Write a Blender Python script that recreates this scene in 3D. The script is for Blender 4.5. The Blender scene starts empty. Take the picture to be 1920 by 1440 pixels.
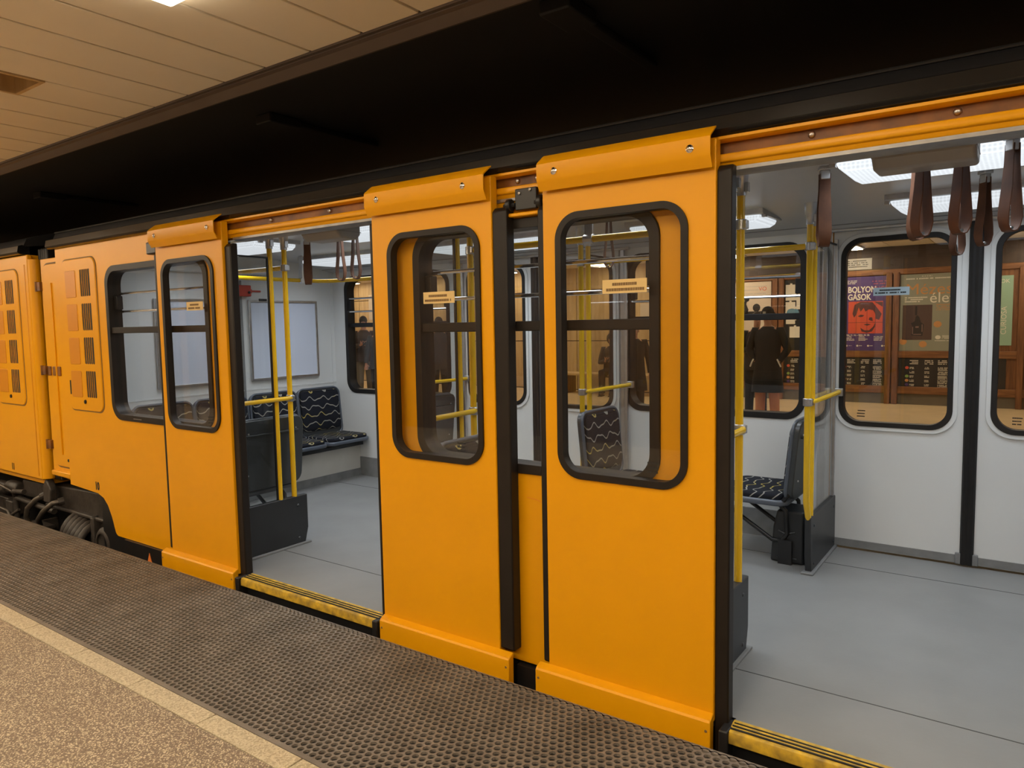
import bpy, bmesh, math, random
from math import sin, cos, pi, radians, sqrt
from mathutils import Vector, Matrix
from mathutils.geometry import tessellate_polygon
random.seed(7)
SC = bpy.context.scene
COL = SC.collection

# ------------------------------------------------------------------ camera
cam_d = bpy.data.cameras.new('camera')
cam = bpy.data.objects.new('camera', cam_d)
COL.objects.link(cam)
cam_d.sensor_fit = 'HORIZONTAL'
cam_d.sensor_width = 36.0
cam_d.lens = 1358.5 / 1920 * 36
cam_d.clip_start = 0.05
cam_d.clip_end = 200
Mx = Matrix(((0.81431517, -0.03284561, 0.57949286, 0),
             (0.58013342, 0.07758986, -0.81081751, 0),
             (-0.01833098, 0.99644417, 0.08223744, 1.55),
             (0, 0, 0, 1)))
cam.matrix_world = Mx
SC.camera = cam

# ------------------------------------------------------------------ world, light levels, exposure
wd = bpy.data.worlds.new('world'); SC.world = wd
wd.use_nodes = True
wd.node_tree.nodes['Background'].inputs[0].default_value = (0.9, 0.75, 0.55, 1)
wd.node_tree.nodes['Background'].inputs[1].default_value = 0.02
SC.view_settings.view_transform = 'Standard'
SC.view_settings.look = 'None'
SC.view_settings.gamma = 1.0
SC.view_settings.use_curve_mapping = False
SC.view_settings.exposure = 0.0
SC.cycles.transparent_max_bounces = 48      # many panes stand behind each other
PLATFORM_LAMP = 23.0      # warm ceiling lamps of both platforms
TRAIN_LAMP = 12.5          # cool white lamps in the car

# ------------------------------------------------------------------ materials
def s2l(c):
    return tuple(((v / 255) / 12.92 if v / 255 <= 0.04045 else (((v / 255) + 0.055) / 1.055) ** 2.4) for v in c)

def mat(name, col, rough=0.5, metal=0.0, var=0.0, vscale=6.0, bump=0.0, bscale=40.0, coat=0.0, spec=0.5, col2=None):
    m = bpy.data.materials.new(name); m.use_nodes = True
    nt = m.node_tree; b = nt.nodes['Principled BSDF']
    b.inputs['Base Color'].default_value = (*col, 1)
    b.inputs['Roughness'].default_value = rough
    b.inputs['Metallic'].default_value = metal
    b.inputs['Specular IOR Level'].default_value = spec
    if coat:
        b.inputs['Coat Weight'].default_value = coat
        b.inputs['Coat Roughness'].default_value = 0.15
    tc = nt.nodes.new('ShaderNodeTexCoord')
    if var or col2:
        n = nt.nodes.new('ShaderNodeTexNoise'); n.inputs['Scale'].default_value = vscale
        n.inputs['Detail'].default_value = 5
        nt.links.new(tc.outputs['Object'], n.inputs['Vector'])
        r = nt.nodes.new('ShaderNodeValToRGB')
        r.color_ramp.elements[0].position = 0.3; r.color_ramp.elements[1].position = 0.7
        c2 = col2 if col2 else tuple(min(1, v * (1 + var)) for v in col)
        c1 = tuple(v * (1 - var) for v in col) if not col2 else col
        r.color_ramp.elements[0].color = (*c1, 1); r.color_ramp.elements[1].color = (*c2, 1)
        nt.links.new(n.outputs['Fac'], r.inputs['Fac'])
        nt.links.new(r.outputs['Color'], b.inputs['Base Color'])
    if bump:
        n2 = nt.nodes.new('ShaderNodeTexNoise'); n2.inputs['Scale'].default_value = bscale
        n2.inputs['Detail'].default_value = 4
        nt.links.new(tc.outputs['Object'], n2.inputs['Vector'])
        bp = nt.nodes.new('ShaderNodeBump'); bp.inputs['Strength'].default_value = bump
        bp.inputs['Distance'].default_value = 0.01
        nt.links.new(n2.outputs['Fac'], bp.inputs['Height'])
        nt.links.new(bp.outputs['Normal'], b.inputs['Normal'])
    return m

def emit(name, col, strength):
    m = bpy.data.materials.new(name); m.use_nodes = True
    nt = m.node_tree
    nt.nodes.remove(nt.nodes['Principled BSDF'])
    e = nt.nodes.new('ShaderNodeEmission')
    e.inputs[0].default_value = (*col, 1); e.inputs[1].default_value = strength
    nt.links.new(e.outputs[0], nt.nodes['Material Output'].inputs[0])
    return m

def lamp_cover(name, col, strength):
    # prismatic plastic cover of a lamp: faint grid of prisms
    m = emit(name, col, strength)
    nt = m.node_tree
    e = [n for n in nt.nodes if n.type == 'EMISSION'][0]
    tc = nt.nodes.new('ShaderNodeTexCoord')
    mp = nt.nodes.new('ShaderNodeMapping'); mp.inputs['Scale'].default_value = (60, 60, 60)
    nt.links.new(tc.outputs['Object'], mp.inputs[0])
    ch = nt.nodes.new('ShaderNodeTexVoronoi'); ch.inputs['Scale'].default_value = 1.0
    ch.inputs['Randomness'].default_value = 0.1
    nt.links.new(mp.outputs[0], ch.inputs['Vector'])
    mr = nt.nodes.new('ShaderNodeMapRange')
    mr.inputs['From Max'].default_value = 0.7
    mr.inputs['To Min'].default_value = strength * 0.75; mr.inputs['To Max'].default_value = strength * 1.2
    nt.links.new(ch.outputs['Distance'], mr.inputs['Value'])
    # prisms throw the light mostly downwards
    ge = nt.nodes.new('ShaderNodeNewGeometry'); sx = nt.nodes.new('ShaderNodeSeparateXYZ')
    nt.links.new(ge.outputs['Incoming'], sx.inputs[0])
    dn = nt.nodes.new('ShaderNodeMath'); dn.operation = 'MULTIPLY'; dn.inputs[1].default_value = -1.0; dn.use_clamp = True
    nt.links.new(sx.outputs[2], dn.inputs[0])
    sq = nt.nodes.new('ShaderNodeMath'); sq.operation = 'POWER'; sq.inputs[1].default_value = 2.0; nt.links.new(dn.outputs[0], sq.inputs[0])
    ma = nt.nodes.new('ShaderNodeMath'); ma.operation = 'MULTIPLY_ADD'; ma.inputs[1].default_value = 1.0; ma.inputs[2].default_value = 0.045
    nt.links.new(sq.outputs[0], ma.inputs[0])
    fin = nt.nodes.new('ShaderNodeMath'); fin.operation = 'MULTIPLY'
    nt.links.new(ma.outputs[0], fin.inputs[0]); nt.links.new(mr.outputs[0], fin.inputs[1])
    nt.links.new(fin.outputs[0], e.inputs[1])
    return m

def glass(name, tint, ior=1.5, gloss=1.0):
    m = bpy.data.materials.new(name); m.use_nodes = True
    nt = m.node_tree
    nt.nodes.remove(nt.nodes['Principled BSDF'])
    t = nt.nodes.new('ShaderNodeBsdfTransparent'); t.inputs[0].default_value = (*tint, 1)
    g = nt.nodes.new('ShaderNodeBsdfGlossy'); g.inputs['Roughness'].default_value = 0.0
    g.inputs[0].default_value = (gloss, gloss, gloss, 1)
    # Schlick reflectance, the same from both sides of the thin sheet
    ge = nt.nodes.new('ShaderNodeNewGeometry')
    dt = nt.nodes.new('ShaderNodeVectorMath'); dt.operation = 'DOT_PRODUCT'
    nt.links.new(ge.outputs['Normal'], dt.inputs[0]); nt.links.new(ge.outputs['Incoming'], dt.inputs[1])
    ab = nt.nodes.new('ShaderNodeMath'); ab.operation = 'ABSOLUTE'; nt.links.new(dt.outputs['Value'], ab.inputs[0])
    om = nt.nodes.new('ShaderNodeMath'); om.operation = 'SUBTRACT'; om.inputs[0].default_value = 1.0; nt.links.new(ab.outputs[0], om.inputs[1])
    pw = nt.nodes.new('ShaderNodeMath'); pw.operation = 'POWER'; pw.inputs[1].default_value = 5.0; nt.links.new(om.outputs[0], pw.inputs[0])
    f0 = ((ior - 1) / (ior + 1)) ** 2
    f = nt.nodes.new('ShaderNodeMath'); f.operation = 'MULTIPLY_ADD'; f.inputs[1].default_value = 1 - f0; f.inputs[2].default_value = f0
    nt.links.new(pw.outputs[0], f.inputs[0])
    mx = nt.nodes.new('ShaderNodeMixShader')
    nt.links.new(f.outputs[0], mx.inputs[0]); nt.links.new(t.outputs[0], mx.inputs[1]); nt.links.new(g.outputs[0], mx.inputs[2])
    nt.links.new(mx.outputs[0], nt.nodes['Material Output'].inputs[0])
    return m

def fabric(name):
    # dark ribbed moquette with grey and yellow wavy lines
    m = bpy.data.materials.new(name); m.use_nodes = True
    nt = m.node_tree; N = nt.nodes; L = nt.links; b = N['Principled BSDF']
    b.inputs['Roughness'].default_value = 0.9
    b.inputs['Specular IOR Level'].default_value = 0.15
    tc = N.new('ShaderNodeTexCoord')
    sp = N.new('ShaderNodeSeparateXYZ'); L.new(tc.outputs['Object'], sp.inputs[0])
    def math_(op, a, c=None):
        n = N.new('ShaderNodeMath'); n.operation = op
        for i, v in enumerate((a, c)):
            if v is None: continue
            if isinstance(v, (int, float)): n.inputs[i].default_value = v
            else: L.new(v, n.inputs[i])
        return n.outputs[0]
    v = math_('ADD', sp.outputs[2], sp.outputs[0])
    vr = math_('MULTIPLY', v, 14.0)
    row0 = math_('FLOOR', vr)
    y = sp.outputs[1]
    ph = math_('MULTIPLY', row0, 2.4)
    s1 = math_('SINE', math_('ADD', math_('MULTIPLY', y, 38.0), ph))
    s2 = math_('SINE', math_('ADD', math_('MULTIPLY', y, 71.0), math_('MULTIPLY', ph, 3.1)))
    wv = math_('ADD', math_('MULTIPLY', s1, 0.2), math_('MULTIPLY', s2, 0.09))
    fr = math_('FRACT', vr)
    d = math_('ABSOLUTE', math_('SUBTRACT', math_('ADD', fr, wv), 0.5))
    line = math_('LESS_THAN', d, 0.06)
    nz = N.new('ShaderNodeTexNoise'); nz.inputs['Scale'].default_value = 5.0
    L.new(tc.outputs['Object'], nz.inputs['Vector'])
    cr = N.new('ShaderNodeValToRGB')
    cr.color_ramp.elements[0].position = 0.52; cr.color_ramp.elements[1].position = 0.62
    cr.color_ramp.elements[0].color = (0.30, 0.295, 0.27, 1); cr.color_ramp.elements[1].color = (0.42, 0.33, 0.08, 1)
    L.new(nz.outputs['Fac'], cr.inputs[0])
    rib = math_('SINE', math_('MULTIPLY', v, 700.0))
    rr_ = N.new('ShaderNodeMapRange'); rr_.inputs['From Min'].default_value = -1
    rr_.inputs['To Min'].default_value = 0.35; rr_.inputs['To Max'].default_value = 1.0
    L.new(rib, rr_.inputs[0])
    base = N.new('ShaderNodeMix'); base.data_type = 'RGBA'; base.blend_type = 'MULTIPLY'
    base.inputs['Factor'].default_value = 1
    base.inputs['A'].default_value = (0.022, 0.024, 0.034, 1)
    L.new(rr_.outputs[0], base.inputs['B'])
    mx = N.new('ShaderNodeMix'); mx.data_type = 'RGBA'
    L.new(line, mx.inputs['Factor']); L.new(base.outputs['Result'], mx.inputs['A']); L.new(cr.outputs[0], mx.inputs['B'])
    L.new(mx.outputs['Result'], b.inputs['Base Color'])
    return m

def wood(name, c1, c2, scale=3.0, axis='Z', rough=0.45):
    m = bpy.data.materials.new(name); m.use_nodes = True
    nt = m.node_tree; N = nt.nodes; L = nt.links; b = N['Principled BSDF']
    b.inputs['Roughness'].default_value = rough
    tc = N.new('ShaderNodeTexCoord'); mp = N.new('ShaderNodeMapping')
    sc = {'Z': (9, 9, 0.8), 'X': (0.8, 9, 9)}[axis]
    mp.inputs['Scale'].default_value = sc
    L.new(tc.outputs['Object'], mp.inputs[0])
    n = N.new('ShaderNodeTexNoise'); n.inputs['Scale'].default_value = scale; n.inputs['Detail'].default_value = 8
    n.inputs['Distortion'].default_value = 0.6
    L.new(mp.outputs[0], n.inputs['Vector'])
    r = N.new('ShaderNodeValToRGB')
    r.color_ramp.elements[0].position = 0.35; r.color_ramp.elements[1].position = 0.65
    r.color_ramp.elements[0].color = (*c1, 1); r.color_ramp.elements[1].color = (*c2, 1)
    L.new(n.outputs['Fac'], r.inputs[0]); L.new(r.outputs[0], b.inputs['Base Color'])
    return m

def terrazzo(name, cols, scale, bump=0.25, matrix=None):
    m = bpy.data.materials.new(name); m.use_nodes = True
    nt = m.node_tree; N = nt.nodes; L = nt.links; b = N['Principled BSDF']
    b.inputs['Roughness'].default_value = 0.62
    tc = N.new('ShaderNodeTexCoord')
    vo = N.new('ShaderNodeTexVoronoi'); vo.inputs['Scale'].default_value = scale
    L.new(tc.outputs['Object'], vo.inputs['Vector'])
    sp = N.new('ShaderNodeSeparateColor'); L.new(vo.outputs['Color'], sp.inputs[0])
    r = N.new('ShaderNodeValToRGB'); r.color_ramp.interpolation = 'CONSTANT'
    els = r.color_ramp.elements
    while len(els) < len(cols): els.new(0.5)
    for i, c in enumerate(cols):
        els[i].position = i / len(cols); els[i].color = (*c, 1)
    L.new(sp.outputs[0], r.inputs[0])
    if matrix:
        lt = N.new('ShaderNodeMapRange'); lt.inputs['From Min'].default_value = 0.42; lt.inputs['From Max'].default_value = 0.62
        L.new(vo.outputs['Distance'], lt.inputs[0])
        m2 = N.new('ShaderNodeMix'); m2.data_type = 'RGBA'; L.new(lt.outputs[0], m2.inputs['Factor'])
        L.new(r.outputs[0], m2.inputs['A']); m2.inputs['B'].default_value = (*matrix, 1)
        r = m2; ro = m2.outputs['Result']
    else: ro = r.outputs[0]
    n = N.new('ShaderNodeTexNoise'); n.inputs['Scale'].default_value = 2.2; n.inputs['Detail'].default_value = 6
    L.new(tc.outputs['Object'], n.inputs['Vector'])
    mr = N.new('ShaderNodeMapRange'); mr.inputs['To Min'].default_value = 0.75; mr.inputs['To Max'].default_value = 1.2
    L.new(n.outputs['Fac'], mr.inputs[0])
    mx = N.new('ShaderNodeMix'); mx.data_type = 'RGBA'; mx.blend_type = 'MULTIPLY'; mx.inputs['Factor'].default_value = 1
    L.new(ro, mx.inputs['A']); L.new(mr.outputs[0], mx.inputs['B'])
    L.new(mx.outputs['Result'], b.inputs['Base Color'])
    if bump:
        bp = N.new('ShaderNodeBump'); bp.inputs['Strength'].default_value = bump; bp.inputs['Distance'].default_value = 0.004
        L.new(vo.outputs['Distance'], bp.inputs['Height']); L.new(bp.outputs[0], b.inputs['Normal'])
    return m

YEL = (0.80, 0.36, 0.002)
M = dict(
    yellow=mat('yellow_paint', YEL, 0.36, var=0.03, vscale=2.5, coat=0.0, bump=0.03, bscale=3, spec=0.32),
    yellow_grime_shade=mat('grimy_shaded_yellow_paint', (0.10, 0.038, 0.010), 0.5, col2=(0.30, 0.11, 0.010), vscale=9),  # door-track recess: shade is mixed into the colour along with dirt
    yellow_emb_shade=mat('yellow_paint_pressed_shade', (0.66, 0.255, 0.005), 0.4),  # body yellow darkened so pressed panels carry recess shade in their colour
    rubber=mat('black_rubber', (0.014, 0.013, 0.013), 0.45, var=0.2, vscale=12, spec=0.35),
    rubber_brown=mat('brown_black_rubber', (0.016, 0.0125, 0.0105), 0.45, var=0.15, vscale=12, spec=0.3),
    black=mat('black_metal', (0.012, 0.012, 0.013), 0.4, var=0.2, vscale=8),
    gutter=mat('glossy_black_gutter', (0.009, 0.009, 0.010), 0.2, var=0.15, vscale=2, bump=0.08, bscale=3),
    roof=mat('dark_roof_paint', (0.010, 0.010, 0.012), 0.45),
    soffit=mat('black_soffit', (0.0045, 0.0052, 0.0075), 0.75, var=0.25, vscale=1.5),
    chrome=mat('chrome', (0.85, 0.85, 0.87), 0.12, 1.0),
    alu=mat('brushed_aluminium', (0.55, 0.55, 0.56), 0.35, 1.0, var=0.1, vscale=20),
    alu_dark=mat('dull_aluminium', (0.33, 0.32, 0.31), 0.45, 0.8, var=0.15, vscale=15),
    white=mat('white_lining', (0.66, 0.68, 0.69), 0.35, var=0.02, vscale=2, bump=0.02, bscale=2),
    white_dirty=mat('cream_bench_lining', (0.60, 0.59, 0.55), 0.45, var=0.05, vscale=4),
    ceil_white=mat('grey_white_ceiling_panel', (0.50, 0.51, 0.53), 0.28, var=0.02),
    floor=mat('grey_vinyl', (0.225, 0.228, 0.228), 0.42, var=0.07, vscale=3.5, bump=0.03, bscale=60),
    floor_seam=mat('dark_seam', (0.06, 0.06, 0.06), 0.6),
    kick=mat('grey_kick_strip', (0.20, 0.205, 0.21), 0.5, var=0.15, vscale=10),
    pole=mat('yellow_grab_pole', (0.80, 0.50, 0.012), 0.25, var=0.02, coat=0.3),
    sill=mat('worn_yellow_sill', (0.74, 0.47, 0.03), 0.5, col2=(0.28, 0.18, 0.03), vscale=22),
    dark_panel=mat('charcoal_panel', (0.022, 0.024, 0.027), 0.42, var=0.15, vscale=5),
    shell=mat('dark_grey_seat_shell', (0.040, 0.046, 0.052), 0.35, var=0.08),
    rim=mat('blue_grey_seat_rim', (0.085, 0.10, 0.13), 0.28),
    fabric=fabric('wavy_moquette'),
    leather=mat('brown_leather', (0.085, 0.036, 0.02), 0.55, col2=(0.15, 0.062, 0.03), vscale=14, spec=0.3),
    pane=glass('clear_glass', (0.965, 0.97, 0.97), 1.42),
    pane_dark=glass('tinted_glass', (0.955, 0.955, 0.945), 1.45),
    pane_partition=glass('partition_glass', (0.94, 0.95, 0.95), 1.3),
    lamp_train=lamp_cover('train_lamp_cover', (0.90, 0.955, 1.0), TRAIN_LAMP),
    lamp_house=mat('grey_lamp_housing', (0.32, 0.31, 0.30), 0.4),
    lamp_stn=emit('platform_lamp_cover', (1.0, 0.83, 0.60), PLATFORM_LAMP * 0.65),
    lamp_back=emit('bright_platform_lamp_cover', (1.0, 0.83, 0.60), PLATFORM_LAMP * 1.45),
    ad=mat('pale_blue_white_sheet', (0.60, 0.66, 0.80), 0.3),
    red=mat('red_plastic', (0.48, 0.05, 0.025), 0.4),
    orange=mat('orange_print', (0.75, 0.20, 0.03), 0.6),
    label=mat('cream_sticker', (0.72, 0.52, 0.22), 0.6),
    label_blue=mat('pale_blue_sticker', (0.45, 0.58, 0.66), 0.6),
    ink=mat('black_ink', (0.015, 0.015, 0.015), 0.7),
    ink_brown=mat('brown_ink', (0.22, 0.13, 0.05), 0.7),
    plank=mat('cream_ceiling_plank', (0.87, 0.80, 0.66), 0.5, var=0.05, vscale=1.2),
    seam=mat('dark_ceiling_gap', (0.03, 0.02, 0.015), 0.9),
    fascia=mat('brown_fascia', (0.085, 0.062, 0.05), 0.5, var=0.08),
    terrazzo=terrazzo('platform_terrazzo', [s2l((134, 117, 99)), s2l((176, 160, 136)), s2l((205, 190, 160)), s2l((150, 132, 112)), s2l((190, 174, 146)), s2l((220, 206, 178))], 150, 0.5, matrix=s2l((126, 111, 96))),
    kerb=terrazzo('kerb_stone', [s2l((198, 186, 158)), s2l((186, 173, 145)), s2l((206, 194, 166)), s2l((172, 158, 132))], 150, 0.3),
    mat_rubber=mat('brown_grey_mat', (0.185, 0.160, 0.135), 0.6, var=0.22, vscale=5, bump=0.1, bscale=80),
    mat_floor=mat('mat_hole_floor', (0.024, 0.023, 0.023), 0.35, var=0.3, vscale=5),
    concrete=mat('dark_trackbed', (0.02, 0.018, 0.017), 0.9, var=0.3, vscale=4),
    grime=mat('oily_dark_iron', (0.040, 0.033, 0.028), 0.5, var=0.35, vscale=14, bump=0.3, bscale=30),
    iron=mat('worn_iron', (0.11, 0.095, 0.08), 0.45, 0.6, var=0.3, vscale=20),
    opp_floor=mat('beige_platform_floor', (0.58, 0.44, 0.25), 0.35, var=0.08, vscale=3),
    wood=wood('red_brown_wood', (0.13, 0.05, 0.018), (0.24, 0.10, 0.035)),
    wood_x=wood('red_brown_wood_rail', (0.15, 0.06, 0.02), (0.27, 0.115, 0.04), axis='X'),
    wood_light=wood('honey_wood', (0.48, 0.32, 0.15), (0.60, 0.43, 0.22), scale=1.5),
    wood_back=wood('brown_wall_wood', (0.10, 0.055, 0.028), (0.17, 0.10, 0.05)),
    wood_dark=mat('dark_upper_wall', (0.06, 0.04, 0.03), 0.6, var=0.2),
    plinth=mat('grey_brown_plinth', (0.14, 0.12, 0.09), 0.6, var=0.1),
    cream_wall=mat('cream_wall', (0.55, 0.44, 0.30), 0.6, var=0.05),
    purple=mat('purple_paper', (0.075, 0.04, 0.16), 0.5),
    poster_red=mat('poster_red', (0.62, 0.09, 0.045), 0.5),
    poster_ink=mat('poster_dark', (0.10, 0.035, 0.035), 0.5),
    sage=mat('sage_paper', (0.27, 0.275, 0.21), 0.5),
    poster_brown=mat('poster_brown', (0.075, 0.045, 0.04), 0.5),
    poster_brown2=mat('poster_highlight', (0.17, 0.11, 0.10), 0.5),
    poster_orange=mat('poster_orange', (0.55, 0.26, 0.09), 0.5),
    poster_white=mat('poster_white', (0.75, 0.70, 0.58), 0.5),
    poster_grey=mat('poster_grey', (0.42, 0.40, 0.35), 0.5),
    poster_pink=mat('poster_pink', (0.40, 0.09, 0.13), 0.5),
    board=mat('charcoal_board', (0.018, 0.018, 0.018), 0.45),
    mint=mat('mint_paper', (0.30, 0.46, 0.33), 0.5),
    cream_paper=mat('cream_paper', (0.62, 0.52, 0.40), 0.5),
    bluegreen=mat('blue_print', (0.12, 0.26, 0.36), 0.5),
    green_dot=mat('green_print', (0.22, 0.35, 0.08), 0.5),
    skin=mat('skin', (0.52, 0.28, 0.19), 0.55),
    coat_black=mat('black_wool', (0.010, 0.010, 0.011), 0.85),
    coat_dark=mat('dark_jacket', (0.022, 0.021, 0.021), 0.7),
    coat_brown=mat('dark_brown_jacket', (0.050, 0.035, 0.030), 0.6),
    coat_puffer=mat('dark_blue_grey_puffer', (0.035, 0.042, 0.05), 0.55),
    salmon=mat('salmon_cloth', (0.60, 0.26, 0.13), 0.8),
    grey_cloth=mat('grey_cloth', (0.17, 0.16, 0.14), 0.8),
    dark_cloth=mat('dark_trousers', (0.018, 0.018, 0.02), 0.8),
    hair=mat('dark_hair', (0.018, 0.013, 0.010), 0.6),
    phone_scr=mat('phone_dark', (0.02, 0.02, 0.025), 0.15),
    eye=mat('eye_white', (0.7, 0.68, 0.65), 0.3),
    lip=mat('lip', (0.40, 0.16, 0.13), 0.5),
    shoe=mat('dark_shoe', (0.02, 0.018, 0.016), 0.5),
    shoe_white=mat('white_trim', (0.7, 0.68, 0.62), 0.6),
)

# ------------------------------------------------------------------ mesh helpers
class MB:
    def __init__(s): s.v = []; s.f = []; s.mi = []; s.cur = 0
    def add(s, verts, faces):
        o = len(s.v)
        s.v += [tuple(p) for p in verts]
        for f in faces:
            s.f.append(tuple(i + o for i in f)); s.mi.append(s.cur)
        return s
    def box(s, x0, x1, y0, y1, z0, z1):
        if x0 > x1: x0, x1 = x1, x0
        if y0 > y1: y0, y1 = y1, y0
        if z0 > z1: z0, z1 = z1, z0
        return s.add([(x0, y0, z0), (x1, y0, z0), (x1, y1, z0), (x0, y1, z0), (x0, y0, z1), (x1, y0, z1), (x1, y1, z1), (x0, y1, z1)],
                     [(0, 3, 2, 1), (4, 5, 6, 7), (0, 1, 5, 4), (1, 2, 6, 5), (2, 3, 7, 6), (3, 0, 4, 7)])
    def prism(s, outline, fn, d0, d1, holes=()):
        """outline/holes: 2D lists; fn(u,v,d) -> 3D"""
        loops = [list(outline)] + [list(h) for h in holes]
        flat = [p for lp in loops for p in lp]
        n = len(flat)
        verts = [fn(u, v, d0) for u, v in flat] + [fn(u, v, d1) for u, v in flat]
        faces = []
        if holes:
            tris = tessellate_polygon([[Vector((u, v, 0)) for u, v in lp] for lp in loops])
            for t in tris:
                faces.append((t[0], t[1], t[2])); faces.append((t[2] + n, t[1] + n, t[0] + n))
        else:
            faces.append(tuple(range(n))); faces.append(tuple(range(2 * n - 1, n - 1, -1)))
        o = 0
        for lp in loops:
            k = len(lp)
            for i in range(k):
                a, b = o + i, o + (i + 1) % k
                faces.append((a, b, b + n, a + n))
            o += k
        return s.add(verts, faces)
    def tube(s, pts, r, n=10, caps=True):
        pts = [Vector(p) for p in pts]
        rs = r if isinstance(r, (list, tuple)) else [r] * len(pts)
        rings = []; up = None
        for i, p in enumerate(pts):
            if i == 0: t = pts[1] - p
            elif i == len(pts) - 1: t = p - pts[i - 1]
            else: t = (pts[i + 1] - p).normalized() + (p - pts[i - 1]).normalized()
            t.normalize()
            if up is None:
                up = Vector((0, 0, 1)) if abs(t.z) < 0.9 else Vector((1, 0, 0))
            a = t.cross(up).normalized(); up = a.cross(t).normalized()
            rings.append([p + (a * cos(2 * pi * k / n) + up * sin(2 * pi * k / n)) * rs[i] for k in range(n)])
        verts = [q for R_ in rings for q in R_]
        faces = []
        for i in range(len(pts) - 1):
            for k in range(n):
                a = i * n + k; b = i * n + (k + 1) % n
                faces.append((a, b, b + n, a + n))
        if caps:
            faces.append(tuple(range(n - 1, -1, -1)))
            faces.append(tuple(range((len(pts) - 1) * n, len(pts) * n)))
        return s.add(verts, faces)
    def lathe(s, prof, c, axis='Z', n=16):
        """prof: list of (r, h)"""
        fn = {'Z': lambda a, b, h: (c[0] + a, c[1] + b, c[2] + h),
              'Y': lambda a, b, h: (c[0] + a, c[1] + h, c[2] + b),
              'X': lambda a, b, h: (c[0] + h, c[1] + a, c[2] + b)}[axis]
        verts = [fn(r * cos(2 * pi * k / n), r * sin(2 * pi * k / n), h) for r, h in prof for k in range(n)]
        faces = []
        for i in range(len(prof) - 1):
            for k in range(n):
                a = i * n + k; b = i * n + (k + 1) % n
                faces.append((a, b, b + n, a + n))
        faces.append(tuple(range(n - 1, -1, -1)))
        faces.append(tuple(range((len(prof) - 1) * n, len(prof) * n)))
        return s.add(verts, faces)
    def torus(s, c, R_, r, axis, n=20, m=8):
        ax = Vector(axis).normalized()
        a = ax.cross(Vector((0, 0, 1)));  a = a.normalized() if a.length > 1e-3 else Vector((1, 0, 0))
        b = ax.cross(a).normalized(); c = Vector(c)
        verts = []
        for i in range(n):
            d = a * cos(2 * pi * i / n) + b * sin(2 * pi * i / n)
            for j in range(m):
                verts.append(c + d * (R_ + r * cos(2 * pi * j / m)) + ax * (r * sin(2 * pi * j / m)))
        faces = [(i * m + j, ((i + 1) % n) * m + j, ((i + 1) % n) * m + (j + 1) % m, i * m + (j + 1) % m) for i in range(n) for j in range(m)]
        return s.add(verts, faces)
    def ellipsoid(s, c, r, n=12, m=8, t0=0.0, t1=pi):
        verts = []; faces = []
        for j in range(m + 1):
            t = t0 + (t1 - t0) * j / m
            for i in range(n):
                a = 2 * pi * i / n
                verts.append((c[0] + r[0] * sin(t) * cos(a), c[1] + r[1] * sin(t) * sin(a), c[2] + r[2] * cos(t)))
        for j in range(m):
            for i in range(n):
                a = j * n + i; b = j * n + (i + 1) % n
                faces.append((a, a + n, b + n, b))
        return s.add(verts, faces)
    def mesh(s, name, mats, smooth=None):
        me = bpy.data.meshes.new(name)
        me.from_pydata(s.v, [], s.f)
        for m in (mats if isinstance(mats, (list, tuple)) else [mats]): me.materials.append(m)
        me.polygons.foreach_set('material_index', s.mi)
        bm = bmesh.new(); bm.from_mesh(me)
        bmesh.ops.remove_doubles(bm, verts=bm.verts, dist=1e-6)
        bmesh.ops.recalc_face_normals(bm, faces=bm.faces)
        bm.to_mesh(me); bm.free()
        if smooth is not None:
            me.polygons.foreach_set('use_smooth', [True] * len(me.polygons))
            me.set_sharp_from_angle(angle=radians(smooth))
        me.update()
        return me

def obj(name, mb, mats, parent=None, loc=None, smooth=35, bevel=0.0, seg=2, label=None):
    me = mb.mesh(name, mats, smooth) if isinstance(mb, MB) else mb
    o = bpy.data.objects.new(name, me); COL.objects.link(o)
    if parent is not None: o.parent = parent
    if loc is not None: o.location = loc
    if bevel:
        md = o.modifiers.new('bevel', 'BEVEL'); md.width = bevel; md.segments = seg
        md.limit_method = 'ANGLE'; md.angle_limit = radians(40); md.harden_normals = False
    if label: o['label'] = label
    return o

def thing(name, label, cat, loc=(0, 0, 0), rz=0.0, group=None):
    o = bpy.data.objects.new(name, None); COL.objects.link(o)
    o.empty_display_size = 0.1
    o.location = loc; o.rotation_euler = (0, 0, rz)
    o['label'] = label; o['category'] = cat
    if group: o['group'] = group
    return o

def tag(o, label, cat, group=None):
    o['label'] = label; o['category'] = cat
    if group: o['group'] = group
    return o

def struct(name, mb, mats, **k):
    o = obj(name, mb, mats, **k); o['kind'] = 'structure'; return o

def copy_tree(o, parent=None):
    c = o.copy(); COL.objects.link(c)
    if parent is not None: c.parent = parent
    for ch in list(o.children): copy_tree(ch, c)
    return c

def rr(x0, x1, z0, z1, r, n=8):
    pts = []
    for cx, cz, a0 in ((x1 - r, z1 - r, 0), (x0 + r, z1 - r, 90), (x0 + r, z0 + r, 180), (x1 - r, z0 + r, 270)):
        for i in range(n + 1):
            a = radians(a0 + 90 * i / n)
            pts.append((cx + r * cos(a), cz + r * sin(a)))
    return pts

XZ = lambda u, v, d: (u, d, v)      # outline in x,z ; depth along y
YZ = lambda u, v, d: (d, u, v)      # outline in y,z ; depth along x
XY = lambda u, v, d: (u, v, d)      # outline in x,y ; depth along z

def rect(x0, x1, z0, z1): return [(x0, z0), (x1, z0), (x1, z1), (x0, z1)]

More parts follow.
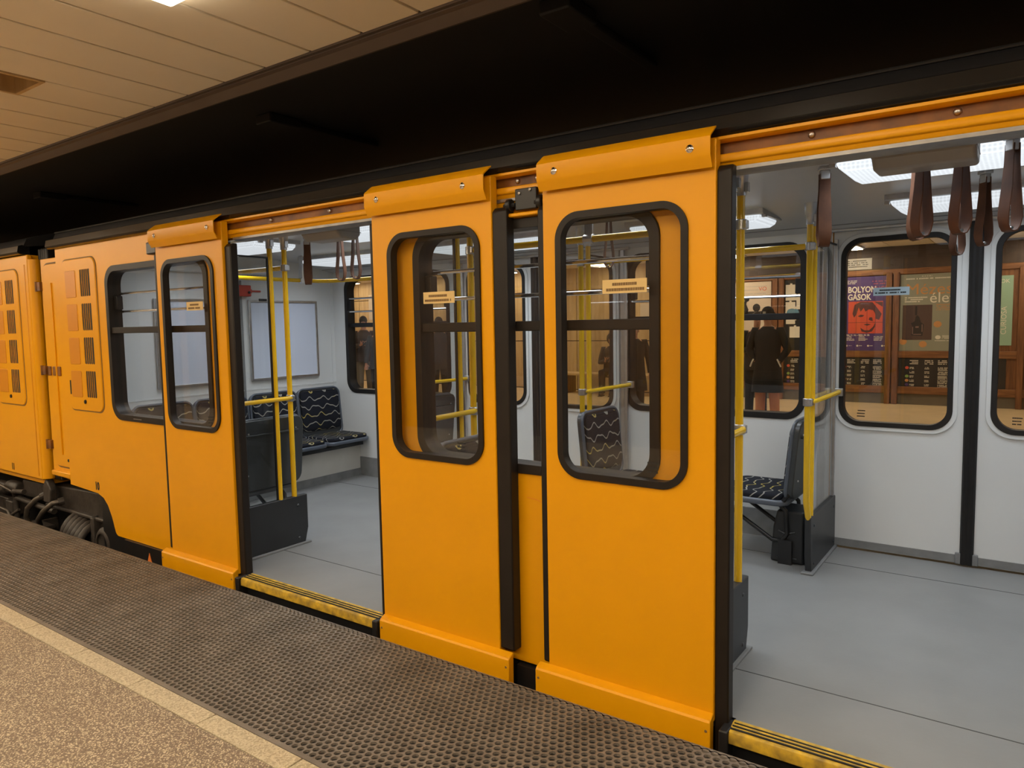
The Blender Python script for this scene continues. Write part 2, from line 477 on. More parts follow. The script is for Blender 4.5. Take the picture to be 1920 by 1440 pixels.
def text_obj(name, s, size, m, loc, parent=None, rot=(pi / 2, 0, 0), ext=0.0006, align='LEFT', sx=1.0, bold=0.0):
    cu = bpy.data.curves.new(name, 'FONT'); cu.body = s; cu.size = size; cu.extrude = ext
    cu.align_x = align; cu.offset = bold; cu.resolution_u = 3
    t = bpy.data.objects.new('tmp_text', cu); COL.objects.link(t)
    dg = bpy.context.evaluated_depsgraph_get(); dg.update()
    me = bpy.data.meshes.new_from_object(t.evaluated_get(dg))
    bpy.data.objects.remove(t); bpy.data.curves.remove(cu)
    me.materials.clear(); me.materials.append(m)
    o = bpy.data.objects.new(name, me); COL.objects.link(o)
    o.location = loc; o.rotation_euler = rot; o.scale = (sx, 1, 1)
    if parent is not None: o.parent = parent
    return o

def line_print(mb, x, z, w, h, y, rng, gap=0.25):
    """a row of small blocks the size of illegible lettering, facing -y"""
    u = x
    while u < x + w - h * 0.3:
        ww = h * rng.choice((0.5, 0.7, 0.8, 0.9))
        if u + ww > x + w: break
        if rng.random() > 0.12: mb.box(u, u + ww, y - 0.0008, y, z, z + h)
        u += ww + h * gap
    return mb

# =====================================================================================
#                                     STATION SHELL
# =====================================================================================
EDGE_Y = 2.45
# near platform floor (terrazzo) with kerb stones and perforated mats as children
fl = struct('floor', MB().box(-16, 6, -3.0, 1.4845, -0.6, 0.0).box(-16, 6, 1.4845, EDGE_Y, -0.6, -0.03), M['terrazzo'])
x = -15.5
kb = MB().box(0.0028, 0.5372, 1.4885, 1.577, -0.03, 0.002)
kme = kb.mesh('kerb_stone', M['kerb'], 35)
k = 0
while x < 4:
    o = obj('kerb_stone', kme, None, fl, bevel=0.002, seg=1); o.location = (-4.247 + 0.54 * (k - 20), 0, 0)
    x = o.location.x + 0.54; k += 1
# perforated rubber mats (real round holes)
P_ = 0.0335; RO = P_ * sqrt(3) / 2
ncols, nrows = 27, int(0.864 / RO)
def hole_mat():
    mb = MB()
    hexa = [(cos(radians(60 * i + 30)) * P_ / sqrt(3), sin(radians(60 * i + 30)) * P_ / sqrt(3)) for i in range(6)]
    r = P_ * 0.395
    cen = [(c * P_ + (0.5 * P_ if j % 2 else 0), j * RO) for j in range(nrows) for c in range(ncols)]
    for cx, cy in cen:
        out = [(cx + a, cy + b, 0) for a, b in hexa]
        mid = [(cx + r * cos(radians(60 * i + 30)), cy + r * sin(radians(60 * i + 30)), 0) for i in range(6)]
        mid2 = [(cx + r * cos(radians(60 * i + 60)), cy + r * sin(radians(60 * i + 60)), 0) for i in range(6)]
        inn = [p for ab in zip(mid, mid2) for p in ab]
        bot = [(p[0], p[1], -0.009) for p in inn]
        mb.cur = 0
        fs = []
        for i in range(6):
            j = (i + 1) % 6
            fs.append((i, j, 6 + 2 * j, 6 + 2 * i + 1, 6 + 2 * i))
        for i in range(12):
            j = (i + 1) % 12
            fs.append((6 + i, 6 + j, 18 + j, 18 + i))
        mb.add(out + inn + bot, fs)
        mb.cur = 1
        mb.add(bot, [tuple(range(12))])
    return mb
MATW = ncols * P_
mme = hole_mat().mesh('rubber_mat', [M['mat_rubber'], M['mat_floor']], None)
rim = MB()
rim.box(-16, 6, 1.580, 1.602, -0.028, 0.0005)
rim.box(-16, 6, EDGE_Y - 0.022, EDGE_Y, -0.06, 0.0)
obj('mat_edge_strip', rim, M['mat_rubber'], fl)
for i in range(-16, 4):
    o = obj('rubber_mat', mme, None, fl); o.location = (i * MATW, 1.580 + 0.034, 0.0)
# ceiling: planks as children, dark gap layer above
ce = struct('ceiling', MB().box(-16, 6, -3.0, 2.27, 2.92, 3.0), M['seam'])
PL = 0.3355
pk = MB().box(0.0065, PL - 0.0065, -2.99, 2.255, 2.80, 2.822)
pk_me = pk.mesh('ceiling_plank', M['plank'], 35)
def plank_seg(y0, y1): return MB().box(0.0065, PL - 0.0065, y0, y1, 2.80, 2.822).mesh('ceiling_plank', M['plank'], 35)
seg_lamp = [plank_seg(1.60, 2.255), plank_seg(-0.70, 0.50), plank_seg(-2.99, -1.90)]
LAMPX = []
for i in range(-40, 20):
    x0 = -2.70 + i * PL
    if x0 < -15.9 or x0 > 5.6: continue
    if i % 5 == 0:
        LAMPX.append(x0)
        if abs(x0 - (-2.70 - 5 * PL)) < 0.01: segs = [plank_seg(1.70, 2.255)] + seg_lamp[1:]
        else: segs = seg_lamp
        for me in segs:
            o = obj('ceiling_plank', me, None, ce, bevel=0.003, seg=1); o.location = (x0, 0, 0)
    else:
        o = obj('ceiling_plank', pk_me, None, ce, bevel=0.003, seg=1); o.location = (x0, 0, 0)
# fascia trim along the ceiling edge, dark beam zone over the tracks
tr = MB()
tr.box(-16, 6, 2.256, 2.275, 2.792, 3.0)
tr.prism([(2.275, 3.0), (2.275, 2.788), (2.295, 2.782), (2.335, 2.752), (2.345, 2.752), (2.345, 3.0)], lambda u, v, d: (d, u, v), -16, 6)
struct('trim_1', tr, M['fascia'], smooth=None)
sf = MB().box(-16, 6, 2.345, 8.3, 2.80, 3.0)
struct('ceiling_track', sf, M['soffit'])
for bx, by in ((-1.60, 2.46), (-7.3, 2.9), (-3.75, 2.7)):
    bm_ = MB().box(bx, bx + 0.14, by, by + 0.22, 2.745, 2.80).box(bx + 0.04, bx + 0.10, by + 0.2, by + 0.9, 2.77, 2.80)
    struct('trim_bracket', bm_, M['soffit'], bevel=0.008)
# track bed
struct('floor_track', MB().box(-16, 6, EDGE_Y, 7.9, -1.2, -0.9), M['concrete'])
struct('wall_platform_edge', MB().box(-16, 6, EDGE_Y - 0.12, EDGE_Y - 0.03, -0.9, -0.031), M['concrete'])
# wall behind the photographer, end walls of the hall
struct('wall_back', MB().box(-16, 6, -3.2, -3.0, 0, 2.9), M['wood_back'])
struct('wall_left', MB().box(-24.4, -24.2, 2.5, 14.6, -1.2, 3.0).box(-16.2, -16, -3.2, 2.45, -0.6, 3.0), M['wood_dark'])
struct('wall_right', MB().box(6, 6.2, -3.2, 14.6, -1.2, 3.0), M['wood_dark'])
struct('trim_2', MB().box(-24.2, -16, 2.4, 2.6, -1.2, 3.0), M['wood_dark'])

# platform lamps (recessed, across the platform)
LI = 0
def platform_lamp(x0, y0, y1, label, lit=True):
    t = thing('ceiling_lamp', label, 'lamp', (x0 + PL / 2, (y0 + y1) / 2, 2.80), group='recessed lamps in the near platform ceiling' if lit else None)
    hw, hl = PL / 2 - 0.006, (y1 - y0) / 2
    m = MB()
    m.prism(rect(-hw, hw, -hl, hl), XY, -0.004, 0.10, [rect(-hw + 0.02, hw - 0.02, -hl + 0.02, hl - 0.02)])
    obj('frame', m, M['alu'] if lit else M['wood_light'], t)
    if lit:
        obj('diffuser', MB().box(-hw + 0.02, hw - 0.02, -hl + 0.02, hl - 0.02, -0.04, 0.03), M['lamp_stn'] if y0 > 0 else M['lamp_back'], t, bevel=0.012)
    else:
        obj('backing_board', MB().box(-hw + 0.02, hw - 0.02, -hl + 0.02, hl - 0.02, 0.09, 0.10), M['wood_light'], t)
        obj('ballast_block', MB().box(-0.10, 0.02, hl - 0.28, hl - 0.16, 0.01, 0.09), M['kick'], t, bevel=0.004)
        obj('ballast_block', MB().box(-0.10, 0.08, hl - 0.62, hl - 0.48, 0.02, 0.09), M['kick'], t, bevel=0.004)
    return t
lit_labels = {-2.70: 'warm recessed lamp at the top edge of the photo in the planked ceiling'}
for x0 in LAMPX:
    unlit = abs(x0 - (-2.70 - 5 * PL)) < 0.01
    if unlit:
        platform_lamp(x0, 0.50, 1.70, 'open unlit lamp recess in the cream plank ceiling at upper left', lit=False)
    else:
        lb = 'warm recessed lamp at the top edge of the picture in the cream planks' if abs(x0 + 2.70) < 0.01 else 'warm recessed ceiling lamp outside the frame over the near platform'
        t = platform_lamp(x0, 0.50, 1.60, lb)
        if abs(x0 + 2.70) < 0.01: del t['group']
    platform_lamp(x0, -1.90, -0.70, 'warm recessed ceiling lamp outside the frame over the near platform')

# =====================================================================================
#                                     OPPOSITE PLATFORM
# =====================================================================================
WY = 14.5
struct('floor_opposite', MB().box(-24.2, 6, 7.9, 14.6, -1.2, 0.0), M['opp_floor'])
oc = struct('ceiling_opposite', MB().box(-24.2, 6, 8.3, 14.6, 2.835, 3.0), M['seam'])
opk = MB().box(0.006, 0.664, 8.32, 14.6, 2.80, 2.825).mesh('ceiling_plank', M['plank'], 35)
for i in range(45):
    o = obj('ceiling_plank', opk, None, oc); o.location = (-24.15 + i * 0.67, 0, 0)
struct('trim_3', MB().box(-24.2, 6, 8.26, 8.34, 2.70, 2.86), M['fascia'])
for i, lx in enumerate((-2.6, -4.7, -7.4, -10.1, -12.8, -15.5, -18.2, 0.1, 2.6)):
    lab = ['pale strip lamp in the opposite ceiling above the purple poster', 'pale strip lamp in the opposite ceiling above the puzzle collage poster'][i] if i < 2 else 'added strip lamp out of view above the people on the opposite platform'
    t = thing('strip_lamp', lab, 'lamp', (lx, 13.3, 2.798), group=None if i < 2 else 'strip lamps over the opposite platform')
    obj('housing', MB().box(-0.17, 0.17, -0.95, 0.95, -0.03, 0.0), M['lamp_house'], t)
    obj('diffuser', MB().box(-0.14, 0.14, -0.92, 0.92, -0.045, -0.028), M['lamp_stn'], t)
for lx in (-1.2, -4.2, -7.2, -10.2, -13.2):  # added lamp row, hidden above the windows, to brighten the faces
    t = thing('strip_lamp', 'added strip lamp out of view above the people on the opposite platform', 'lamp', (lx, 9.4, 2.798), group='strip lamps over the opposite platform')
    obj('housing', MB().box(-0.17, 0.17, -0.75, 0.75, -0.03, 0.0), M['lamp_house'], t)
    obj('diffuser', MB().box(-0.14, 0.14, -0.72, 0.72, -0.045, -0.028), M['lamp_stn'], t)
wl = struct('wall_opposite', MB().box(-24.2, 6, WY + 0.03, WY + 0.15, 0, 3.0), M['wood_dark'])
obj('upper_band', MB().box(-5.6, 6, WY, WY + 0.04, 2.34, 2.82), M['wood_dark'], wl)
obj('plinth', MB().box(-5.6, 6, WY, WY + 0.04, 0.0, 0.22), M['plinth'], wl)
obj('rail', MB().box(-5.6, 6, WY - 0.03, WY + 0.03, 0.83, 0.95), M['wood_x'], wl, bevel=0.008)
obj('rail', MB().box(-5.6, 6, WY - 0.03, WY + 0.03, 0.19, 0.32), M['wood_x'], wl, bevel=0.008)
obj('rail', MB().box(-5.6, 6, WY - 0.03, WY + 0.03, 2.30, 2.40), M['wood_x'], wl, bevel=0.008)
obj('back_panel', MB().box(-5.6, 6, WY + 0.005, WY + 0.04, 0.22, 2.34), M['wood'], wl)
for pa in (-5.60, -4.085, -2.105, -0.16, 1.8, 3.7):
    for dx in (0.0, 0.115):
        obj('post', MB().box(pa + dx, pa + dx + 0.095, WY - 0.06, WY + 0.03, 0.0, 2.34), M['wood'], wl, bevel=0.01)
# honey wood panels further left
x = -24.1; rng = random.Random(3)
while x < -5.7:
    for z0, z1 in ((0.02, 1.13), (1.15, 2.28), (2.30, 2.80)):
        obj('wood_panel', MB().box(x + 0.006, min(x + 1.19, -5.62), WY, WY + 0.035, z0, z1), M['wood_light'], wl, bevel=0.004)
    x += 1.2

# -- posters and boards
rng = random.Random(11)
def paper(name, label, x0, x1, z0, z1, m, cat='poster', y=WY - 0.012):
    t = thing(name, label, cat, ((x0 + x1) / 2, y, z0))
    obj('sheet', MB().box(-(x1 - x0) / 2, (x1 - x0) / 2, 0, 0.012, 0, z1 - z0), m, t)
    return t
# purple BOLYONGASOK poster
t = paper('purple_poster', 'purple poster headed BOLYONGÁSOK with a square red print', -2.795, -2.06, 0.955, 2.29, M['purple'])
w = 0.735
fx = lambda u: -w / 2 + u          # from left edge
text_obj('title_text', 'BOLYON', 0.148, M['poster_white'], (fx(0.055), -0.001, 1.055), t, sx=0.78, bold=0.004)
text_obj('title_text', 'GÁSOK', 0.148, M['poster_white'], (fx(0.055), -0.001, 0.92), t, sx=0.78, bold=0.004)
text_obj('title_text', '1NGS', 0.14, M['poster_pink'], (fx(0.46), -0.001, 1.06), t, sx=0.72)
pr = MB().box(fx(0.07), fx(0.64), -0.0015, 0, 0.31, 0.89); obj('red_square', pr, M['poster_red'], t)
# generic dark shapes in the red square
pm = MB()
def blob(pts): pm.prism([(fx(0.07) + a * 0.57, 0.31 + b * 0.58) for a, b in pts], XZ, -0.003, -0.0015)
blob([(0.12, 0.62), (0.18, 0.9), (0.35, 0.99), (0.7, 0.97), (0.83, 0.8), (0.97, 0.6), (0.9, 0.42), (0.80, 0.45), (0.78, 0.62), (0.72, 0.72), (0.6, 0.75), (0.5, 0.68), (0.45, 0.8), (0.36, 0.68), (0.3, 0.82), (0.24, 0.6), (0.17, 0.5)])
blob([(0.75, 0.98), (0.99, 0.82), (0.99, 0.97)])
blob([(0.28, 0.54), (0.36, 0.59), (0.47, 0.57), (0.42, 0.52), (0.34, 0.51)])
blob([(0.62, 0.5), (0.7, 0.5), (0.72, 0.38), (0.65, 0.40), (0.6, 0.43)])
blob([(0.45, 0.28), (0.56, 0.31), (0.67, 0.28), (0.56, 0.24)])
blob([(0.36, 0.18), (0.4, 0.06), (0.55, 0.02), (0.7, 0.06), (0.78, 0.2), (0.8, 0.36), (0.74, 0.22), (0.62, 0.1), (0.48, 0.1)])
obj('dark_print', pm, M['poster_ink'], t)
gl = MB().box(fx(0.07), fx(0.64), -0.0022, -0.001, 0.505, 0.512)
for q in (0.20, 0.38, 0.52): gl.box(fx(q), fx(q) + 0.006, -0.0022, -0.001, 0.31, 0.89)
obj('grid_lines', gl, M['poster_ink'], t)
lp = MB()
for zz, ww in ((1.26, 0.18), (1.235, 0.17), (1.21, 0.16)): line_print(lp, fx(0.03), zz, ww, 0.012, -0.0005, rng)
for col in (0.02, 0.25, 0.50):
    for r_ in range(4): line_print(lp, fx(col), 0.245 - r_ * 0.022, rng.uniform(0.10, 0.17), 0.012, -0.0005, rng)
for col in (0.03, 0.21, 0.39, 0.62):
    lp.ellipsoid((fx(col) + 0.02, 0, 0.085), (0.017, 0.0012, 0.017), 10, 6)
    line_print(lp, fx(col) + 0.045, 0.08, 0.06, 0.011, -0.0005, rng)
obj('small_print', lp, M['poster_white'], t)
text_obj('date_text', '2024. 11. 16. – 2025. 04. 20.', 0.036, M['poster_white'], (fx(0.02), -0.001, 0.268), t, bold=0.0015)
lp = MB()
for zz, ww in ((1.235, 0.26), (1.19, 0.22)): line_print(lp, fx(0.46), zz, ww, 0.02, -0.0005, rng)
obj('pink_print', lp, M['poster_pink'], t)
# sage poster
t = paper('sage_poster', 'grey-green poster with orange Mézes and white élet lettering and a brown photograph', -1.885, -1.02, 0.955, 2.29, M['sage'])
w = 0.865
text_obj('title_text', 'Mézes', 0.27, M['poster_orange'], (fx(0.08), -0.001, 0.985), t, sx=1.05)
text_obj('title_text', 'élet', 0.255, M['poster_white'], (fx(0.45), -0.003, 0.835), t, sx=1.0)
obj('brown_photo', MB().box(fx(0.045), fx(0.50), -0.0015, 0, 0.19, 0.80), M['poster_brown'], t)
pm = MB()
pm.prism([(fx(0.19), 0.27), (fx(0.20), 0.44), (fx(0.18), 0.48), (fx(0.24), 0.52), (fx(0.25), 0.6), (fx(0.28), 0.62), (fx(0.31), 0.58), (fx(0.33), 0.50), (fx(0.38), 0.46), (fx(0.36), 0.26)], XZ, -0.003, -0.0015)
pm.box(fx(0.24), fx(0.27), -0.003, -0.0015, 0.62, 0.78)
obj('dark_figure', pm, M['board'], t)
pm = MB().box(fx(0.20), fx(0.215), -0.004, -0.003, 0.29, 0.42).box(fx(0.22), fx(0.34), -0.004, -0.003, 0.28, 0.295).box(fx(0.345), fx(0.36), -0.004, -0.003, 0.33, 0.46).box(fx(0.25), fx(0.30), -0.004, -0.003, 0.40, 0.43)
obj('highlights', pm, M['poster_brown2'], t)
pm = MB()
for a, b in ((0.585, 0.46), (0.06, 0.16), (0.37, 0.115)): pm.ellipsoid((fx(a), 0, b), (0.062, 0.002, 0.056), 16, 6)
obj('orange_dot', pm, M['poster_orange'], t)
lp = MB()
line_print(lp, fx(0.09), 1.245, 0.70, 0.022, -0.0005, rng)
line_print(lp, fx(0.33), 1.29, 0.16, 0.012, -0.0005, rng)
for r_, ww in enumerate((0.36, 0.28, 0.24)): line_print(lp, fx(0.075), 0.92 - r_ * 0.035, ww, 0.02, -0.0005, rng)
for r_ in range(3): line_print(lp, fx(0.66), 0.255 - r_ * 0.022, 0.15, 0.012, -0.0005, rng)
line_print(lp, fx(0.55), 0.17, 0.28, 0.012, -0.0005, rng)
lp.ellipsoid((fx(0.595), 0, 0.235), (0.042, 0.0015, 0.035), 12, 6)
obj('small_print', lp, M['poster_white'], t)
lp = MB()
for r_ in range(4): line_print(lp, fx(0.56), 0.79 - r_ * 0.03, rng.uniform(0.2, 0.27), 0.015, -0.0005, rng)
obj('orange_print', lp, M['poster_orange'], t)
# programme boards
def programme(label, x0, x1, z0, z1, ox):
    t = paper('programme_board', label, x0, x1, z0, z1, M['board'], cat='board')
    w = x1 - x0; h = z1 - z0
    lp = MB()
    for c in (0.10, 0.42, 0.70):
        for r_ in range(3): line_print(lp, -w / 2 + ox + c * 0.72, h - 0.05 - r_ * 0.028, 0.14, 0.015, -0.0005, rng)
        for q in range(5):
            for r_ in range(2 if c < 0.7 else 3):
                line_print(lp, -w / 2 + ox + c * 0.72, h - 0.17 - q * 0.075 - r_ * 0.022, 0.075 if c < 0.7 else 0.15, 0.012, -0.0005, rng)
    obj('small_print', lp, M['poster_white'], t)
    for q, mm in enumerate((M['poster_red'], M['board'], M['green_dot'], M['poster_orange'], M['purple'])):
        obj('colour_dot', MB().ellipsoid((-w / 2 + ox + 0.03, 0, h - 0.17 - q * 0.075), (0.03, 0.0015, 0.026), 12, 6), mm, t)
    return t
programme('charcoal programme board under the purple poster', -2.90, -2.12, 0.325, 0.825, 0.10)
programme('charcoal programme board under the sage poster with orange dots', -1.88, -0.30, 0.325, 0.825, 0.10)
programme('charcoal programme board under the puzzle collage, behind the standing person', -3.86, -2.95, 0.325, 0.825, 0.05)
programme('narrow charcoal programme board under the mint poster at the right edge', 0.06, 1.7, 0.325, 0.825, 0.02)
# puzzle collage
t = paper('puzzle_poster', 'black collage poster of cream jigsaw shaped pieces', -3.865, -3.05, 0.955, 2.29, M['board'])
w = 0.815
pcs = MB(); rg = random.Random(5)
for (a, b, c, d) in ((0.02, 0.22, 0.95, 1.25), (0.24, 0.42, 1.05, 1.25), (0.02, 0.2, 0.70, 0.92), (0.22, 0.43, 0.78, 1.02), (0.03, 0.2, 0.50, 0.68), (0.10, 0.30, 0.24, 0.45), (0.45, 0.7, 0.6, 1.2), (0.32, 0.6, 0.3, 0.55)):
    pcs.box(fx(a), fx(b), -0.0015, 0, c, d)
    pcs.box(fx((a + b) / 2) - 0.02, fx((a + b) / 2) + 0.02, -0.0015, 0, d, d + 0.025)
    pcs.box(fx(b), fx(b) + 0.02, -0.0015, 0, (c + d) / 2 - 0.02, (c + d) / 2 + 0.02)
obj('jigsaw_piece', pcs, M['poster_white'], t)
obj('blue_shape', MB().ellipsoid((fx(0.14), 0, 0.72), (0.13, 0.0025, 0.10), 14, 6), M['bluegreen'], t)
lp = MB()
for r_ in range(5): line_print(lp, fx(0.32), 0.22 - r_ * 0.03, 0.2, 0.018, -0.0005, rg)
obj('small_print', lp, M['poster_white'], t)
# cream poster left of the posts
t = paper('cream_poster', 'cream poster with a red initial and small dark ornaments behind the two people', -5.2, -4.12, 0.955, 2.29, M['cream_paper'])
w = 1.08
text_obj('letters', 'VO', 0.11, M['poster_red'], (fx(0.84), -0.001, 1.16), t)
lp = MB()
for r_ in range(3): line_print(lp, fx(0.35), 1.24 - r_ * 0.07, 0.65, 0.014, -0.0005, rg)
obj('small_print', lp, M['poster_grey'], t)
pm = MB()
pm.tube([(fx(0.55), -0.002, 0.72), (fx(0.60), -0.002, 0.80), (fx(0.57), -0.002, 0.90), (fx(0.60), -0.002, 1.0)], [0.06, 0.045, 0.03, 0.02], 8)
pm.ellipsoid((fx(0.61), 0, 1.0), (0.05, 0.003, 0.05), 10, 6)
pm.ellipsoid((fx(0.80), 0, 0.83), (0.075, 0.003, 0.08), 10, 6)
pm.box(fx(0.45), fx(0.95), -0.003, 0, 0.66, 0.76)
obj('dark_ornament', pm, M['board'], t)
# mint poster at the right edge
t = paper('mint_poster', 'mint green poster in a dark case at the right edge', -0.72, -0.24, 1.05, 2.20, M['mint'])
w = 0.48
o = text_obj('vertical_text', 'CURIOSA', 0.11, M['poster_white'], (fx(0.40), -0.001, 0.18), t, rot=(pi / 2, -pi / 2, 0))
text_obj('letters', 'OK', 0.09, M['poster_white'], (fx(0.30), -0.001, 1.03), t)
# notices on the upper band and left panels
t = paper('notice_sheet', 'grey notice hung above the purple poster', -2.80, -2.35, 2.42, 2.62, M['poster_grey'], 'notice')
lp = MB()
for r_ in range(4): line_print(lp, -0.19, 0.15 - r_ * 0.035, 0.36, 0.016, -0.0005, rg)
obj('small_print', lp, M['ink'], t)
t = paper('pink_notice', 'small pinkish notice on the honey wood wall seen through the left door', -15.3, -14.5, 1.75, 2.45, M['cream_paper'], 'notice')
obj('stamp', MB().ellipsoid((-0.05, 0, 0.35), (0.13, 0.0015, 0.12), 12, 6), M['poster_pink'], t)
t = paper('honey_notice', 'pale notice with printed lines on honey wood, seen through the right door leaf', -6.9, -6.2, 1.5, 1.95, M['cream_paper'], 'notice')
lp = MB()
for r_ in range(6): line_print(lp, -0.1, 0.36 - r_ * 0.05, 0.36, 0.022, -0.0005, rg)
obj('small_print', lp, M['ink'], t)
# bench on the opposite platform
t = thing('platform_bench', 'honey wood bench against the opposite platform wall', 'bench', (-7.2, 14.0, 0))
obj('seat', MB().box(-1.4, 1.4, -0.25, 0.25, 0.40, 0.45), M['wood_light'], t, bevel=0.01)
for sx_ in (-1.2, 1.2): obj('leg', MB().box(sx_ - 0.04, sx_ + 0.04, -0.2, 0.2, 0, 0.40), M['wood'], t, bevel=0.006)

# =====================================================================================
#                                     PEOPLE
# =====================================================================================
def person(label, loc, rz, H=1.75, sit=False, arms='down', coat=None, hem=0.80, trousers=None, hat=None, hair=None,
           hood=False, bald=False, head_turn=0.0, shoe=None, phone_label=None):
    t = thing('person', label, 'person', loc, rz)
    s = H / 1.75
    V = {}; E = []; R_ = {}
    def J(n, p, r, par=None):
        V[n] = Vector(p) * s; R_[n] = (r if isinstance(r, tuple) else (r, r)); R_[n] = (R_[n][0] * s, R_[n][1] * s)
        if par: E.append((par, n))
    z0 = -0.43 if sit else 0.0
    J('pelvis', (0, 0, 0.93 + z0), (0.135, 0.10))
    J('waist', (0, 0.01, 1.08 + z0), (0.125, 0.09), 'pelvis')
    J('chest', (0, 0.0, 1.28 + z0), (0.145, 0.10), 'waist')
    J('neckbase', (0, 0.0, 1.42 + z0), (0.07, 0.06), 'chest')
    J('neck', (0, -0.01, 1.49 + z0), 0.052, 'neckbase')
    hx = 0.03 * sin(head_turn)
    J('jaw', (hx, -0.035, 1.55 + z0), (0.058, 0.07), 'neck')
    J('face', (hx, -0.03, 1.62 + z0), (0.072, 0.088), 'jaw')
    J('crown', (hx, -0.015, 1.70 + z0), (0.062, 0.075), 'face')
    J('nose', (hx * 3.2, -0.125, 1.60 + z0), 0.012, 'face')
    for sg, sd in ((-1, 'r'), (1, 'l')):
        J('sh' + sd, (sg * 0.185, 0, 1.40 + z0), 0.055, 'neckbase')
        if arms == 'phone':
            el = (sg * 0.25, -0.02, 1.12 + z0); wr = (sg * 0.09, -0.25, 1.15 + z0); hd = (sg * 0.045, -0.31, 1.19 + z0)
        elif arms == 'pocket':
            el = (sg * 0.275, 0.03, 1.13 + z0); wr = (sg * 0.185, -0.04, 0.97 + z0); hd = (sg * 0.095, -0.02, 0.94 + z0)
        else:
            el = (sg * 0.26, 0.01, 1.11 + z0); wr = (sg * 0.28, -0.04, 0.86 + z0); hd = (sg * 0.28, -0.06, 0.79 + z0)
        J('el' + sd, el, 0.042, 'sh' + sd); J('wr' + sd, wr, (0.026, 0.03), 'el' + sd); J('hd' + sd, hd, (0.022, 0.036), 'wr' + sd)
        d = (Vector(hd) - Vector(wr)).normalized(); side = d.cross(Vector((0, 1, 0)) if abs(d.y) < 0.8 else Vector((1, 0, 0))).normalized()
        curl = d.cross(side)
        for k, ln in enumerate((0.075, 0.085, 0.08, 0.062)):
            b0 = Vector(hd) + d * 0.03 + side * (0.03 - 0.02 * k); b1 = b0 + d * ln * 0.55; b2 = b1 + (d * 0.6 + curl * 0.5) * ln * 0.5
            J(f'f{k}a' + sd, b0, 0.009, 'hd' + sd); J(f'f{k}b' + sd, b1, 0.0085, f'f{k}a' + sd); J(f'f{k}c' + sd, b2, 0.0075, f'f{k}b' + sd)
        b0 = Vector(hd) + side * 0.045 - d * 0.01; J('tha' + sd, b0, 0.011, 'hd' + sd); J('thb' + sd, b0 + (d + side * 0.6) * 0.035, 0.009, 'tha' + sd)
        if sit:
            hip = (sg * 0.09, -0.06, 0.88 + z0); kn = (sg * 0.11, -0.46, 0.50); an = (sg * 0.11, -0.46, 0.09)
        else:
            hip = (sg * 0.09, 0, 0.86); kn = (sg * 0.10, -0.015, 0.49); an = (sg * 0.11, 0.02, 0.085)
        J('hip' + sd, hip, 0.085, 'pelvis'); J('kn' + sd, kn, 0.056, 'hip' + sd); J('an' + sd, an, 0.038, 'kn' + sd)
        J('to' + sd, (an[0], an[1] - 0.15, 0.035), (0.036, 0.03), 'an' + sd)
    names = list(V); idx = {n: i for i, n in enumerate(names)}
    me = bpy.data.meshes.new('body')
    me.from_pydata([V[n] for n in names], [(idx[a], idx[b]) for a, b in E], [])
    o = bpy.data.objects.new('body', me); COL.objects.link(o)
    md = o.modifiers.new('skin', 'SKIN')
    for i, n in enumerate(names):
        me.skin_vertices[0].data[i].radius = R_[n]; me.skin_vertices[0].data[i].use_root = (n == 'pelvis')
    ms = o.modifiers.new('sub', 'SUBSURF'); ms.levels = 1; ms.render_levels = 1
    dg = bpy.context.evaluated_depsgraph_get(); dg.update()
    nm = bpy.data.meshes.new_from_object(o.evaluated_get(dg))
    bpy.data.objects.remove(o)
    nm.materials.clear(); nm.materials.append(M['skin'])
    nm.polygons.foreach_set('use_smooth', [True] * len(nm.polygons))
    body = bpy.data.objects.new('body', nm); COL.objects.link(body); body.parent = t
    P3 = lambda n: V[n]
    # coat / jacket
    def ring_surface(rings, n=18):
        mb = MB(); vs = []; fs = []
        for (cx, cy, cz, a, b) in rings:
            for k in range(n): vs.append((cx + a * cos(2 * pi * k / n), cy + b * sin(2 * pi * k / n), cz))
        for i in range(len(rings) - 1):
            for k in range(n):
                q = i * n + k; r = i * n + (k + 1) % n; fs.append((q, r, r + n, q + n))
        fs.append(tuple(range(n - 1, -1, -1))); fs.append(tuple(range((len(rings) - 1) * n, len(rings) * n)))
        return mb.add(vs, fs)
    zz = z0
    top = [(0, 0.0, 1.475 + zz, 0.075, 0.075), (0, 0.0, 1.44 + zz, 0.12, 0.09), (0, 0, 1.405 + zz, 0.20, 0.115), (0, 0, 1.30 + zz, 0.205, 0.135), (0, 0.005, 1.12 + zz, 0.18, 0.13), (0, 0, 0.96 + zz, 0.19, 0.145)]
    hz = (0.80 + zz) if sit else hem
    if hz < 0.90 + zz: top.append((0, 0, max(hz, 0.80 + zz), 0.205, 0.155))
    if hz < 0.75 + zz: top += [(0, 0, (hz + 0.8) / 2, 0.225, 0.165), (0, 0, hz, 0.235, 0.17)]
    cm = ring_surface([tuple(v * s for v in q) for q in top])
    for sd in 'rl':
        sh = P3('sh' + sd).copy(); el = P3('el' + sd); wr = P3('wr' + sd)
        mid = sh * 0.75 + Vector((0, 0, sh.z)) * 0.25; mid.z = sh.z - 0.01 * s
        e1 = sh.lerp(el, 0.5)
        cm.tube([mid, sh, e1, el, el.lerp(wr, 0.5), wr.lerp(P3('hd' + sd), 0.15)], [0.075 * s, 0.078 * s, 0.066 * s, 0.06 * s, 0.052 * s, 0.045 * s], 10)
    obj('coat', cm, coat or M['coat_black'], t, smooth=60)
    tm = MB()
